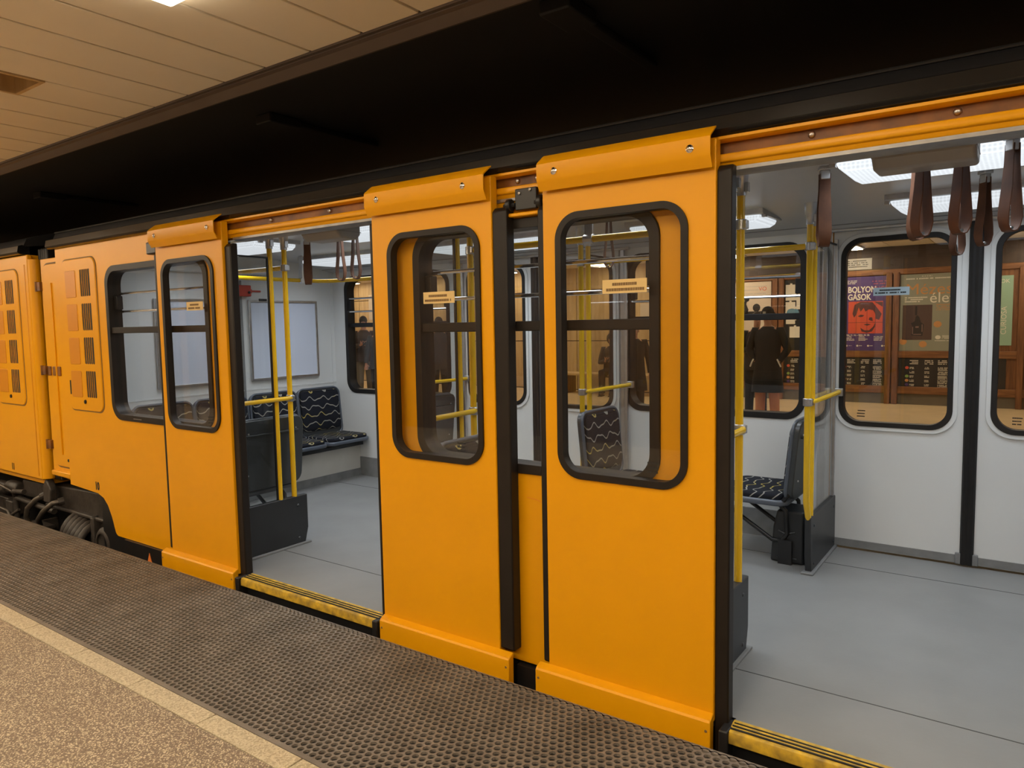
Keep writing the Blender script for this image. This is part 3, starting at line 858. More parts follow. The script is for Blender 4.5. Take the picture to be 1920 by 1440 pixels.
    for sd in 'rl':
        hip = P3('hip' + sd); kn = P3('kn' + sd); an = P3('an' + sd)
        tm.tube([hip + Vector((0, 0, 0.05 * s)), hip.lerp(kn, 0.4), kn, kn.lerp(an, 0.6), an - Vector((0, 0, 0.03 * s))], [0.105 * s, 0.098 * s, 0.078 * s, 0.070 * s, 0.068 * s], 12)
    obj('trousers', tm, trousers or M['dark_cloth'], t, smooth=60)
    for sd in 'rl':
        an = P3('an' + sd)
        obj('shoe', MB().ellipsoid((an.x, an.y - 0.075 * s, 0.052 * s), (0.05 * s, 0.145 * s, 0.05 * s), 12, 8).box(an.x - 0.045 * s, an.x + 0.045 * s, an.y - 0.2 * s, an.y + 0.055 * s, 0.002, 0.02 * s), shoe or M['shoe'], t, smooth=60)
    hc = (V['face'] + V['crown']) / 2
    if hat:
        hm = MB().ellipsoid((hc.x, hc.y, hc.z + 0.005 * s), (0.093 * s, 0.112 * s, 0.11 * s), 16, 8, 0, pi * 0.52)
        hm.torus((hc.x, hc.y, hc.z + 0.006 * s), 0.096 * s, 0.015 * s, (0, 0.12, 1), 18, 6)
        hb = obj('hat', hm, hat, t, smooth=60)
        if hat == M['coat_black']:
            obj('patch', MB().box(hc.x - 0.045 * s, hc.x - 0.005 * s, hc.y - 0.119 * s, hc.y - 0.108 * s, hc.z - 0.002, hc.z + 0.035 * s), M['poster_grey'], t)
    elif hood:
        hm = MB().ellipsoid((hc.x, hc.y + 0.03 * s, hc.z - 0.02 * s), (0.115 * s, 0.115 * s, 0.135 * s), 16, 10)
        obj('hood', hm, coat, t, smooth=60)
    elif not bald:
        hm = MB().ellipsoid((hc.x, hc.y + 0.018 * s, hc.z + 0.012 * s), (0.088 * s, 0.105 * s, 0.108 * s), 16, 8, 0, pi * 0.55)
        hm.ellipsoid((hc.x, hc.y + 0.05 * s, hc.z - 0.03 * s), (0.078 * s, 0.065 * s, 0.09 * s), 12, 8)
        obj('hair', hm, hair or M['hair'], t, smooth=60)
    fc = V['face']
    for sg in (-1, 1):
        e = obj('eye', MB().ellipsoid((fc.x * 2 + sg * 0.030 * s, fc.y - 0.082 * s, fc.z + 0.008 * s), (0.013 * s, 0.007 * s, 0.007 * s), 8, 6), M['eye'], t, smooth=60)
        obj('iris', MB().ellipsoid((fc.x * 2 + sg * 0.030 * s, fc.y - 0.0875 * s, fc.z + 0.007 * s), (0.006 * s, 0.003 * s, 0.006 * s), 8, 6), M['ink'], e, smooth=60)
        obj('eyebrow', MB().tube([(fc.x * 2 + sg * 0.014 * s, fc.y - 0.088 * s, fc.z + 0.026 * s), (fc.x * 2 + sg * 0.045 * s, fc.y - 0.078 * s, fc.z + 0.028 * s)], 0.004 * s, 6), M['hair'], t)
        if not hood and not hat:
            obj('ear', MB().ellipsoid((fc.x + sg * 0.078 * s, fc.y + 0.015 * s, fc.z), (0.012 * s, 0.022 * s, 0.032 * s), 8, 6), M['skin'], t, smooth=60)
    obj('mouth', MB().ellipsoid((fc.x * 2, fc.y - 0.083 * s, fc.z - 0.058 * s), (0.024 * s, 0.008 * s, 0.006 * s), 8, 6), M['lip'], t, smooth=60)
    if arms == 'phone' and phone_label:
        h = (V['hdr'] + V['hdl']) / 2
        mw = Matrix.Translation(Vector(loc)) @ Matrix.Rotation(rz, 4, 'Z')
        pt = thing('phone', phone_label, 'phone', mw @ (h + Vector((0, -0.055, 0.03)) * s), rz)
        pb = MB().box(-0.036, 0.036, -0.004, 0.004, -0.075, 0.075)
        o1 = obj('case', pb, M['ink'], pt, bevel=0.006); o1.rotation_euler = (-0.6, 0, 0)
        o2 = obj('screen', MB().box(-0.032, 0.032, 0.0042, 0.0052, -0.07, 0.07), M['phone_scr'], pt); o2.rotation_euler = (-0.6, 0, 0)
    return t

pa = person('person in a long black coat, black knit beanie and salmon trousers, hands in pockets', (-3.11, 10.8, 0), 0.05, H=1.72, arms='pocket',
       coat=M['coat_black'], hem=0.50, trousers=M['salmon'], hat=M['coat_black'])
pk_ = MB().tube([(-0.165, -0.150, 0.98), (-0.19, -0.155, 0.93), (-0.215, -0.14, 0.87)], 0.011, 8).tube([(0.165, -0.150, 0.98), (0.19, -0.155, 0.93), (0.215, -0.14, 0.87)], 0.011, 8)
obj('pocket_trim', pk_, M['shoe_white'], pa, label='pale pocket edging')
person('person in dark jacket and beanie looking down at a phone, beside the long black coat', (-3.52, 11.6, 0), 0.30, H=1.66, arms='phone',
       coat=M['coat_dark'], hem=0.78, trousers=M['dark_cloth'], hat=M['coat_dark'], head_turn=0.4, phone_label='dark phone held by the person in the dark jacket and beanie')
person('hooded person sitting on the bench with a phone, seen through the right door leaf', (-7.35, 14.02, 0), 0.25, H=1.74, sit=True, arms='phone',
       coat=M['coat_dark'], trousers=M['dark_cloth'], hood=True, phone_label='small phone held by the seated hooded person')
person('shorter person in a long black coat beyond the far window, right of the hooded person', (-5.15, 10.6, 0), 0.6, H=1.52, arms='down',
       coat=M['coat_black'], hem=0.52, trousers=M['dark_cloth'], hair=M['hair'])
person('person in a dark brown coat partly cut off by the window frame edge', (-4.55, 10.5, 0), -0.4, H=1.74, arms='down',
       coat=M['coat_brown'], hem=0.85, trousers=M['dark_cloth'])
person('person in brown jacket and grey trousers holding a phone, seen through the left doorway', (-11.7, 10.9, 0), 0.85, H=1.76, arms='phone',
       coat=M['coat_brown'], hem=0.80, trousers=M['grey_cloth'], phone_label='phone held by the person in grey trousers')
person('person in a blue-grey puffer jacket half hidden by the left door leaf', (-11.05, 10.7, 0), 0.6, H=1.64, arms='down',
       coat=M['coat_puffer'], hem=0.72, trousers=M['dark_cloth'])
person('person in black walking behind the left door glass, one arm hanging', (-9.64, 11.0, 0), 0.9, H=1.70, arms='down',
       coat=M['coat_dark'], hem=0.70, trousers=M['dark_cloth'])

# =====================================================================================
#                                     METRO CAR (front)
# =====================================================================================
XR = 1.85                       # right end of the modelled length
YO, YI = 2.62, 2.70             # near side: outer skin, inner lining
YF, YFO = 5.03, 5.11            # far side
ZF = 0.05                       # car floor
car = thing('metro_car', 'yellow underground car with open sliding doors standing at the platform', 'train')
# -- outer skin
out = [(-6.28, 0.325), (-5.82, 0.305), (-5.74, 0.28), (-5.68, 0.23), (-5.63, 0.15), (-5.58, 0.03), (-5.55, 0.012), (-4.085, 0.012), (-4.085, 2.095), (-4.64, 2.095), (-4.64, 2.205), (-6.28, 2.205)]
W1 = (-5.492, -4.19, 0.905, 2.022); WB = (-2.444, -1.163, 0.888, 2.004)
mb = MB().prism(out, XZ, YO, YO + 0.035, [rr(*W1, 0.13)])
obj('side_panel', mb, M['yellow'], car, smooth=None, bevel=0.004, seg=2)
mb = MB().prism(rect(-2.66, -0.945, 0.012, 2.095), XZ, YO, YO + 0.035, [rr(*WB, 0.13)])
obj('side_panel', mb, M['yellow'], car, smooth=None, bevel=0.004)
mb = MB().prism(rect(0.35, XR, 0.012, 2.095), XZ, YO, YO + 0.035)
obj('side_panel', mb, M['yellow'], car, smooth=None, bevel=0.004)
# scratch on the middle panel
obj('scratch', MB().tube([(-1.80, YO - 0.0005, 0.78), (-1.75, YO - 0.0005, 0.775), (-1.70, YO - 0.0005, 0.76)], 0.0012, 5), M['orange'], car)
# recessed end panel with hinges and a lower lip
ep = obj('end_panel', MB().prism([(-6.66, 0.36), (-6.275, 0.34), (-6.275, 2.15), (-6.64, 2.15)], XZ, YO + 0.035, YO + 0.07), M['yellow'], car, smooth=None, bevel=0.005)
obj('flap', MB().prism(rr(-6.60, -6.22, 0.45, 2.10, 0.09), XZ, YO + 0.022, YO + 0.036), M['yellow'], ep, bevel=0.004)
obj('flap_gap', MB().prism(rr(-6.615, -6.2, 0.435, 2.115, 0.10), XZ, YO + 0.0345, YO + 0.0362), M['ink_brown'], ep)
obj('pressed_channel', MB().box(-6.44, -6.425, YO + 0.012, YO + 0.024, 0.55, 1.95), M['yellow'], ep, bevel=0.003)
for zz in (1.93, 1.24, 0.62):
    obj('hinge', MB().box(-6.70, -6.62, YO + 0.01, YO + 0.05, zz - 0.035, zz + 0.035).lathe([(0.012, -0.04), (0.012, 0.04)], (-6.685, YO + 0.012, zz), 'Z', 8), M['yellow_grime_shade'], ep)
hs = MB()
for q in range(3): hs.box(-6.58 + q * 0.085, -6.53 + q * 0.085, YO + 0.012, YO + 0.024, 1.20, 1.275)
obj('latch_plate', hs, M['yellow_grime_shade'], ep, bevel=0.004)
obj('lower_lip', MB().box(-6.62, -6.28, YO + 0.0, YO + 0.06, 0.365, 0.41), M['yellow'], ep, bevel=0.01)
obj('lock', MB().lathe([(0.013, 0), (0.012, -0.006)], (-6.33, YO + 0.02, 0.51), 'Y', 10), M['rubber'], ep)

# -- grille doors
def grille_door(parent, x0, x1, z0, z1):
    d = obj('grille_door', MB().prism(rr(x0, x1, z0, z1, 0.075), XZ, YO - 0.010, YO + 0.002), M['yellow'], parent, bevel=0.005, smooth=40)
    obj('door_gap', MB().prism(rr(x0 - 0.008, x1 + 0.008, z0 - 0.008, z1 + 0.008, 0.08), XZ, YO - 0.0025, YO + 0.001), M['ink_brown'], d)
    w = x1 - x0
    pitch = 0.256
    for r_ in range(4):
        zc = z1 - 0.185 - pitch * r_
        obj('pressed_panel', MB().prism(rr(x0 + 0.12 * w, x0 + 0.43 * w, zc - 0.105, zc + 0.10, 0.012, 3), XZ, YO - 0.0135, YO - 0.009), M['yellow_emb_shade'], d, bevel=0.003)
        sl = MB(); bk = MB()
        sx0 = x0 + 0.57 * w; sx1 = x0 + 0.85 * w
        for q in range(5):
            u = sx0 + (sx1 - sx0) * (q + 0.5) / 5
            bk.prism(rr(u - 0.0105, u + 0.0105, zc - 0.102, zc + 0.102, 0.010, 4), XZ, YO - 0.0112, YO - 0.0095)
            sl.tube([(u - 0.014, YO - 0.0115, zc - 0.098), (u - 0.014, YO - 0.013, zc), (u - 0.014, YO - 0.0115, zc + 0.098)], 0.0025, 6)
        obj('vent_slots', bk, M['ink'], d)
        obj('vent_ribs', sl, M['yellow'], d)
    obj('lock', MB().lathe([(0.016, 0), (0.014, -0.008)], (x0 + 0.5 * w, YO - 0.010, z0 + 0.07), 'Y', 12).box(x0 + 0.5 * w - 0.002, x0 + 0.5 * w + 0.014, YO - 0.02, YO - 0.016, z0 + 0.055, z0 + 0.08), M['rubber'], d)
    obj('latch_slot', MB().box(x0 + 0.03, x0 + 0.05, YO - 0.0115, YO - 0.009, z0 + 0.12, z0 + 0.23), M['ink'], d)
    return d
grille_door(car, -6.175, -5.63, 0.945, 2.105)
text_obj('number_text', '10', 0.085, M['ink'], (-5.86, YO - 0.002, 0.335), car, sx=0.8, bold=0.003)

# -- side windows
def side_window(parent, W, yo, sgn, m_frame, bars=True, inner_y=None, latch=True):
    """W = outer x0,x1,z0,z1 ; yo outer face y ; sgn +1 when the inside lies at larger y"""
    x0, x1, z0, z1 = W
    t = 0.042
    y_a, y_b = yo - sgn * 0.012, yo + sgn * 0.085
    f = obj('side_window', MB().prism(rr(x0, x1, z0, z1, 0.13, 10), XZ, y_a, y_b, [rr(x0 + t, x1 - t, z0 + t, z1 - t, 0.10, 10)]), m_frame, parent, smooth=40, bevel=0.006)
    zb = z0 + (z1 - z0) * 0.585
    obj('crossbar', MB().box(x0 + t - 0.01, x1 - t + 0.01, yo, yo + sgn * 0.05, zb - 0.022, zb + 0.022), m_frame, f, bevel=0.004)
    obj('glass_pane', MB().prism(rr(x0 + 0.03, x1 - 0.03, z0 + 0.03, z1 - 0.03, 0.11, 8), XZ, yo + sgn * 0.020, yo + sgn * 0.024), M['pane'], f, smooth=None)
    for zz in (zb + 0.135, zb + 0.265):
        obj('chrome_rail', MB().tube([(x0 + t, yo + sgn * 0.065, zz), (x1 - t, yo + sgn * 0.065, zz)], 0.009, 8), M['chrome'], f)
    if latch:
        for xx in (x0 + t - 0.005, x1 - t - 0.035):
            obj('sash_latch', MB().box(xx, xx + 0.045, yo + sgn * 0.03, yo + sgn * 0.075, zb + 0.15, zb + 0.25), M['rubber'], f, bevel=0.005)
    # drain slots
    obj('drain_slot', MB().box((x0 + x1) / 2 - 0.35, (x0 + x1) / 2 - 0.24, y_a - 0.001, y_a + 0.002, z0 + 0.018, z0 + 0.023), M['alu_dark'], f)
    return f
side_window(car, W1, YO, 1, M['rubber_brown'])
side_window(car, WB, YO, 1, M['rubber_brown'])

# -- door track over the openings
tr = obj('door_track', MB().box(-4.64, XR, 2.634, 2.660, 2.09, 2.205), M['yellow_grime_shade'], car)
obj('upper_lip', MB().prism([(2.592, 2.193), (2.592, 2.203), (2.66, 2.208), (2.66, 2.188), (2.605, 2.186)], YZ, -4.64, XR), M['yellow'], tr)
obj('lower_rail', MB().prism([(2.600, 2.128), (2.605, 2.143), (2.628, 2.147), (2.66, 2.147), (2.66, 2.10), (2.62, 2.096), (2.612, 2.112), (2.603, 2.116)], YZ, -4.64, XR), M['yellow'], tr, bevel=0.003)
obj('lower_strip', MB().prism([(2.612, 2.083), (2.612, 2.096), (2.70, 2.10), (2.70, 2.078), (2.63, 2.078)], YZ, -3.90, XR), M['alu_dark'], tr)
for bx in (-3.55, -3.05, -2.45, -1.83, -1.73, -0.62, -0.20, 0.25, 0.7):
    obj('track_bolt', MB().lathe([(0.010, 0.0), (0.012, -0.004), (0.008, -0.011), (0.002, -0.013)], (bx, 2.634, 2.168), 'Y', 10), M['alu'], tr, smooth=60)
obj('end_stop', MB().box(-4.80, -4.68, 2.56, 2.63, 2.055, 2.135), M['black'], tr, bevel=0.008)
# roller housing between the middle leaves
rh = obj('roller_plate', MB().box(-1.815, -1.705, 2.585, 2.605, 2.035, 2.125), M['black'], car, bevel=0.004)
for bx, bz in ((-1.79, 2.105), (-1.735, 2.115)):
    obj('bolt', MB().lathe([(0.007, 0), (0.007, -0.006), (0.002, -0.009)], (bx, 2.585, bz), 'Y', 8), M['alu'], rh)
for bx in (-1.845, -1.685):
    obj('roller', MB().lathe([(0.024, -0.012), (0.028, -0.008), (0.028, 0.008), (0.024, 0.012)], (bx, 2.59, 2.06), 'X', 14).lathe([(0.010, -0.03), (0.010, 0.03)], (bx, 2.59, 2.06), 'X', 8), M['black'], rh, smooth=40)
obj('lip', MB().box(-1.85, -1.69, 2.575, 2.62, 2.008, 2.024), M['yellow'], rh, bevel=0.005)
# -- gutter, roof
obj('gutter', MB().prism([(2.585, 2.212), (2.575, 2.225), (2.585, 2.272), (2.62, 2.285), (2.67, 2.285), (2.67, 2.205), (2.60, 2.205)], YZ, -6.34, XR), M['gutter'], car, smooth=40)
rp = [(2.62, 2.28), (2.645, 2.335), (2.75, 2.372), (2.90, 2.41), (3.2, 2.455), (3.6, 2.475), (3.865, 2.48), (4.13, 2.475), (4.53, 2.455), (4.83, 2.41), (4.98, 2.372), (5.085, 2.335), (5.11, 2.28), (5.09, 2.27), (3.865, 2.44), (2.64, 2.27)]
obj('roof', MB().prism(rp, YZ, -6.30, XR), M['roof'], car, smooth=50)
rs = MB()
for q in range(14): rs.box(-5.9 + q * 0.55, -5.86 + q * 0.55, 2.70, 2.705, 2.356, 2.37)
obj('roof_edge', MB().tube([(-6.3, 2.64, 2.334), (XR, 2.64, 2.334)], 0.006, 6), M['roof'], car)

# -- door leaves
def leaf(x0, x1, win, seals, stick=None, flip=False, skirt=None, bolts=()):
    yf = 2.55
    L_ = obj('door_leaf', MB().prism(rect(x0, x1, 0.045, 2.19), XZ, yf, yf + 0.045, [rr(*win, 0.105, 10)]), M['yellow'], car, smooth=None, bevel=0.004)
    t = 0.024
    wx0, wx1, wz0, wz1 = win
    obj('window_seal', MB().prism(rr(wx0 - 0.004, wx1 + 0.004, wz0 - 0.004, wz1 + 0.004, 0.108, 12), XZ, yf - 0.010, yf + 0.034, [rr(wx0 + t, wx1 - t, wz0 + t, wz1 - t, 0.08, 12)]), M['rubber_brown'], L_, smooth=40, bevel=0.007, seg=3)
    obj('glass_pane', MB().prism(rr(wx0 + 0.02, wx1 - 0.02, wz0 + 0.02, wz1 - 0.02, 0.085, 8), XZ, yf + 0.020, yf + 0.025), M['pane_dark'], L_, smooth=None)
    # hood: folded sheet
    prof = [(2.560, 2.235), (2.548, 2.228), (2.508, 2.198), (2.502, 2.190), (2.502, 2.128), (2.506, 2.118), (2.524, 2.086), (2.528, 2.088), (2.510, 2.120), (2.507, 2.130), (2.507, 2.188), (2.512, 2.194), (2.552, 2.224), (2.562, 2.230)]
    obj('hood', MB().prism(prof, YZ, x0 + 0.004, x1 - 0.004), M['yellow'], L_, smooth=30)
    for bx, bz in bolts:
        obj('hood_bolt', MB().lathe([(0.014, 0.0), (0.0145, -0.003), (0.011, -0.005), (0.0085, -0.008), (0.003, -0.011)], (bx, 2.502, bz), 'Y', 14), M['chrome'], L_, smooth=50)
    # skirt
    s0, s1 = skirt or (x0, x1)
    sp = [(2.552, 0.080), (2.540, 0.076), (2.518, 0.064), (2.512, 0.056), (2.512, -0.13), (2.55, -0.13)]
    sk = obj('skirt', MB().prism(sp, YZ, s0, s1), M['yellow'], L_, smooth=20, bevel=0.004)
    for bx in ((s0 + 0.016), (s1 - 0.016)):
        for bz in (0.022, -0.045): obj('screw', MB().lathe([(0.006, 0.0), (0.005, -0.0015)], (bx, 2.512, bz), 'Y', 8), M['ink_brown'], L_)
    for (a, b, ya, yb, za, zb) in seals:
        obj('edge_seal', MB().prism([(ya + 0.006, za), (ya, za + 0.01), (ya, zb - 0.02), (ya + 0.02, zb), (yb, zb), (yb, za)], YZ, a, b), M['rubber_brown'], L_, smooth=30, bevel=0.006)
    if stick:
        a, b, zc = stick
        st = obj('sticker', MB().box(a, b, yf + 0.0165, yf + 0.0195, zc - 0.027, zc + 0.027), M['label'], L_)
        rg = random.Random(int(abs(a) * 1000))
        lp = MB(); wd_ = b - a
        line_print(lp, a + 0.18 * wd_, zc + 0.003, 0.6 * wd_, 0.011, yf + 0.0163, rg, 0.15)
        line_print(lp, a + 0.05 * wd_, zc - 0.018, 0.9 * wd_, 0.011, yf + 0.0163, rg, 0.15)
        obj('sticker_print', lp, M['ink_brown'], L_)
    rg = random.Random(3)
    lp = MB()
    for q in range(3): line_print(lp, wx1 - 0.17, wz0 + 0.085 - q * 0.018, 0.05, 0.007, yf + 0.0193, rg, 0.1)
    obj('glass_mark', lp, M['ink'], L_)
    return L_
yb = YO - 0.004
leaf(-4.665, -3.92, (-4.60, -4.02, 0.915, 2.0), [(-3.922, -3.862, 2.565, yb, -0.10, 2.06), (-4.692, -4.664, 2.5515, yb, 0.082, 2.06)], (-4.36, -4.18, 1.70), skirt=(-4.74, -3.92), bolts=((-4.58, 2.155), (-3.99, 2.155)))
leaf(-2.655, -1.917, (-2.545, -1.985, 0.915, 1.99), [(-1.918, -1.842, 2.556, yb, 0.078, 2.055), (-2.674, -2.654, 2.5515, yb, -0.11, 2.07)], (-2.34, -2.15, 1.68), skirt=(-2.655, -1.842), bolts=((-2.567, 2.155), (-2.035, 2.155)))
leaf(-1.652, -0.92, (-1.585, -1.025, 0.915, 1.99), [(-1.683, -1.651, 2.556, yb, 0.078, 2.04), (-0.922, -0.868, 2.562, yb, -0.11, 2.10)], (-1.385, -1.195, 1.69), skirt=(-1.70, -0.92), bolts=((-1.565, 2.155), (-0.998, 2.155)))
leaf(0.40, 1.13, (0.50, 1.06, 0.915, 1.99), [(0.35, 0.402, 2.562, yb, -0.11, 2.10)], None, skirt=(0.40, 1.19), bolts=((0.48, 2.155), (1.05, 2.155)))
# black corner blocks at the foot of the openings
for bx in (-3.885, -2.70, -0.885, 0.36):
    obj('sill_block', MB().box(bx, bx + 0.035, 2.50, 2.62, -0.12, 0.05), M['rubber'], car, bevel=0.006)

# -- door openings: jamb linings, sills
for a, b in ((-3.86, -2.66), (-0.87, 0.35)):
    sp = [(2.515, 0.032), (2.52, 0.046), (2.60, 0.053), (2.60, 0.02), (2.55, -0.005), (2.515, 0.0)]
    sl = obj('door_sill', MB().prism(sp, YZ, a + 0.012, b - 0.012), M['sill'], car, smooth=20, bevel=0.003)
    gv = MB()
    for q in range(3): gv.box(a + 0.02, b - 0.02, 2.535 + q * 0.02, 2.541 + q * 0.02, 0.046, 0.0525 + q * 0.0004)
    obj('tread_groove', gv, M['ink'], sl)
    obj('sill_apron', MB().box(a, b, 2.56, 2.60, -0.30, 0.0), M['black'], car)
    for xx, s_ in ((-4.085 if a < -2 else a - 0.085, 1), (b, -1)):
        obj('door_jamb', MB().box(xx, xx + s_ * 0.012, YO + 0.0, YI + 0.01, ZF, 2.09), M['rubber'], car)
# -- underframe
obj('underframe', MB().box(-5.5, XR, 2.66, 5.05, -0.35, -0.02), M['black'], car)
wp = obj('solebar_plate', MB().box(-5.42, -4.62, 2.60, 2.64, -0.30, 0.01), M['black'], car)
obj('warning_triangle', MB().prism([(-5.10, -0.115), (-5.03, -0.115), (-5.065, -0.03)], XZ, 2.597, 2.60), M['orange'], wp)
obj('solebar_mid', MB().box(-1.86, -1.66, 2.60, 2.66, -0.30, 0.0), M['black'], car)

# -- interior shell
obj('car_floor', MB().prism([(-5.85, 2.69), (-4.07, 2.69), (-4.07, 2.60), (-2.66, 2.60), (-2.66, 2.69), (-0.94, 2.69), (-0.94, 2.60), (0.35, 2.60), (0.35, 2.69), (XR, 2.69), (XR, YF), (-5.85, YF)], XY, 0.0, ZF), M['floor'], car)
obj('wheel_well', MB().box(-5.87, -5.40, 2.664, 2.679, -0.30, 0.36), M['black'], car)
sm = MB()
for yy in (3.0, 4.66): sm.box(-5.5, XR, yy, yy + 0.005, ZF, ZF + 0.0012)
obj('floor_seam', sm, M['floor_seam'], car)
cp = [(2.655, 2.10), (2.74, 2.11), (2.86, 2.135), (3.05, 2.175), (3.4, 2.195), (3.865, 2.20), (4.33, 2.195), (4.68, 2.175), (4.87, 2.135), (4.99, 2.11), (5.06, 2.10), (5.06, 2.23), (2.655, 2.23)]
obj('car_ceiling', MB().prism(cp, YZ, -5.9, XR), M['ceil_white'], car, smooth=50)
obj('ceiling_line', MB().tube([(-5.85, 4.90, 2.128), (XR, 4.90, 2.128)], 0.004, 6).tube([(-5.85, 2.83, 2.128), (XR, 2.83, 2.128)], 0.004, 6), M['kick'], car)
# near linings with window holes
def hole(W, g=0.035): return rr(W[0] + g, W[1] - g, W[2] + g, W[3] - g, 0.10, 8)
obj('wall_lining', MB().prism(rect(-5.85, -4.085, ZF, 2.12), XZ, YI - 0.02, YI, [hole(W1)]), M['white'], car, smooth=None)
obj('wall_lining', MB().prism(rect(-2.66, -0.945, ZF, 2.12), XZ, YI - 0.02, YI, [hole(WB)]), M['white'], car, smooth=None)
obj('wall_lining', MB().prism(rect(0.35, XR, ZF, 2.12), XZ, YI - 0.02, YI), M['white'], car, smooth=None)
# far side
FW1 = (-5.66, -4.27, 0.885, 2.055); FW2 = (-2.52, -1.20, 0.875, 2.06); FW3 = (0.70, 1.75, 0.875, 2.06)
FD = [(-4.12, -2.56), (-1.05, 0.52)]
obj('wall_lining', MB().prism(rect(-5.85, FD[0][0], ZF, 2.14), XZ, YF, YF + 0.02, [rr(*FW1, 0.13)]), M['white'], car, smooth=None)
obj('wall_lining', MB().prism(rect(FD[0][1], FD[1][0], ZF, 2.14), XZ, YF, YF + 0.02, [rr(*FW2, 0.13)]), M['white'], car, smooth=None)
obj('wall_lining', MB().prism(rect(FD[1][1], XR, ZF, 2.14), XZ, YF, YF + 0.02), M['white'], car, smooth=None)
obj('side_panel', MB().prism(rect(-6.28, FD[0][0], 0.0, 2.2), XZ, YFO - 0.03, YFO, [rr(*FW1, 0.13)]), M['yellow'], car, smooth=None)
obj('side_panel', MB().prism(rect(FD[0][1], FD[1][0], 0.0, 2.2), XZ, YFO - 0.03, YFO, [rr(*FW2, 0.13)]), M['yellow'], car, smooth=None)
obj('side_panel', MB().prism(rect(FD[1][1], XR, 0.0, 2.2), XZ, YFO - 0.03, YFO), M['yellow'], car, smooth=None)
for a, b in FD:
    obj('door_header', MB().box(a, b, YF, YFO, 2.125, 2.2), M['white'], car)
    obj('far_door_rail', MB().tube([(a - 0.1, 4.985, 2.105), (b + 0.1, 4.985, 2.105)], 0.014, 8), M['alu'], car)
side_window(car, FW1, YFO, -1, M['rubber'])
side_window(car, FW2, YFO, -1, M['rubber'])
for a_, b_ in ((-5.85, FD[0][0] - 0.02), (FD[0][1] + 0.02, FD[1][0] - 0.02)): obj('kick_strip', MB().box(a_, b_, YF - 0.012, YF, ZF, 0.24), M['kick'], car)
for a_, b_ in ((FD[0][1], FW2[0]), (FW2[1], FD[1][0])): obj('wall_joint', MB().box(a_, b_, YF - 0.006, YF, 1.05, 1.065), M['alu'], car)
# closed far door leaves
for di, (a, b) in enumerate(FD):
    c = (a + b) / 2
    for k, (u0, u1) in enumerate(((a + 0.012, c - 0.012), (c + 0.012, b - 0.012))):
        p0, p1 = (u0 + 0.052, u1 - 0.088) if k == 0 else (u0 + 0.088, u1 - 0.052)
        pane = (p0, p1, 0.868, 2.045)
        L_ = obj('far_door_leaf', MB().prism(rect(u0, u1, ZF + 0.012, 2.125), XZ, YF - 0.005, YF + 0.035, [rr(*pane, 0.12, 10)]), M['white'], car, smooth=None, bevel=0.004)
        obj('raised_rim', MB().prism(rr(p0 - 0.03, p1 + 0.03, pane[2] - 0.03, pane[3] + 0.03, 0.14, 10), XZ, YF - 0.014, YF - 0.003, [rr(p0 - 0.004, p1 + 0.004, pane[2] - 0.004, pane[3] + 0.004, 0.12, 10)]), M['white'], L_, smooth=40, bevel=0.006)
        obj('pane_seal', MB().prism(rr(p0 - 0.006, p1 + 0.006, pane[2] - 0.006, pane[3] + 0.006, 0.122, 10), XZ, YF - 0.018, YF + 0.04, [rr(p0 + 0.024, p1 - 0.024, pane[2] + 0.024, pane[3] - 0.024, 0.10, 10)]), M['rubber'], L_, smooth=40, bevel=0.006)
        obj('glass_pane', MB().prism(rr(p0 + 0.01, p1 - 0.01, pane[2] + 0.01, pane[3] - 0.01, 0.11, 8), XZ, YF + 0.012, YF + 0.016), M['pane'], L_, smooth=None)
        obj('bottom_strip', MB().box(u0 + 0.01, u1 - 0.02, YF - 0.012, YF - 0.004, ZF + 0.018, 0.115), M['kick'], L_)
        ec = c - 0.024 if k == 0 else c + 0.024
        obj('edge_seal', MB().tube([(c - 0.014 if k == 0 else c + 0.014, YF - 0.006, ZF + 0.012), (c - 0.014 if k == 0 else c + 0.014, YF - 0.006, 2.12)], 0.023, 10), M['rubber'], L_)
        obj('seal_foot', MB().box(ec - 0.035, ec + 0.035, YF - 0.02, YF - 0.004, ZF + 0.012, 0.13), M['kick'], L_, bevel=0.004)
        rg = random.Random(di * 2 + k)
        lp = MB()
        for q in range(3): line_print(lp, p0 + 0.10, 0.955 - q * 0.018, 0.05, 0.007, YF + 0.0115, rg, 0.1)
        obj('glass_mark', lp, M['ink'], L_)
        if k == 0:
            st = obj('sticker', MB().box(p0 + 0.18, p0 + 0.38, YF + 0.008, YF + 0.011, 1.685, 1.735), M['label_blue'], L_)
            lp = MB()
            line_print(lp, p0 + 0.215, 1.714, 0.12, 0.009, YF + 0.0078, rg, 0.12); line_print(lp, p0 + 0.19, 1.697, 0.18, 0.009, YF + 0.0078, rg, 0.12)
            obj('sticker_print', lp, M['ink'], L_)
text_obj('number_text', '5', 0.085, M['ink'], (-0.235, YF - 0.006, 2.035), car)
# aluminium posts beside the far doors
for xx in (-4.155, -2.53, -1.085, 0.55):
    obj('wall_post', MB().box(xx - 0.018, xx + 0.018, YF - 0.03, YF, ZF, 2.11), M['alu'], car, bevel=0.006)
    obj('wall_post_gasket', MB().box(xx - 0.035, xx - 0.019, YF - 0.012, YF, ZF, 2.11), M['kick'], car)
for xx in (-4.095, -2.64, -0.955, 0.375):
    obj('wall_post', MB().box(xx - 0.012, xx + 0.012, YI, YI + 0.02, ZF, 2.10), M['alu'], car, bevel=0.004)
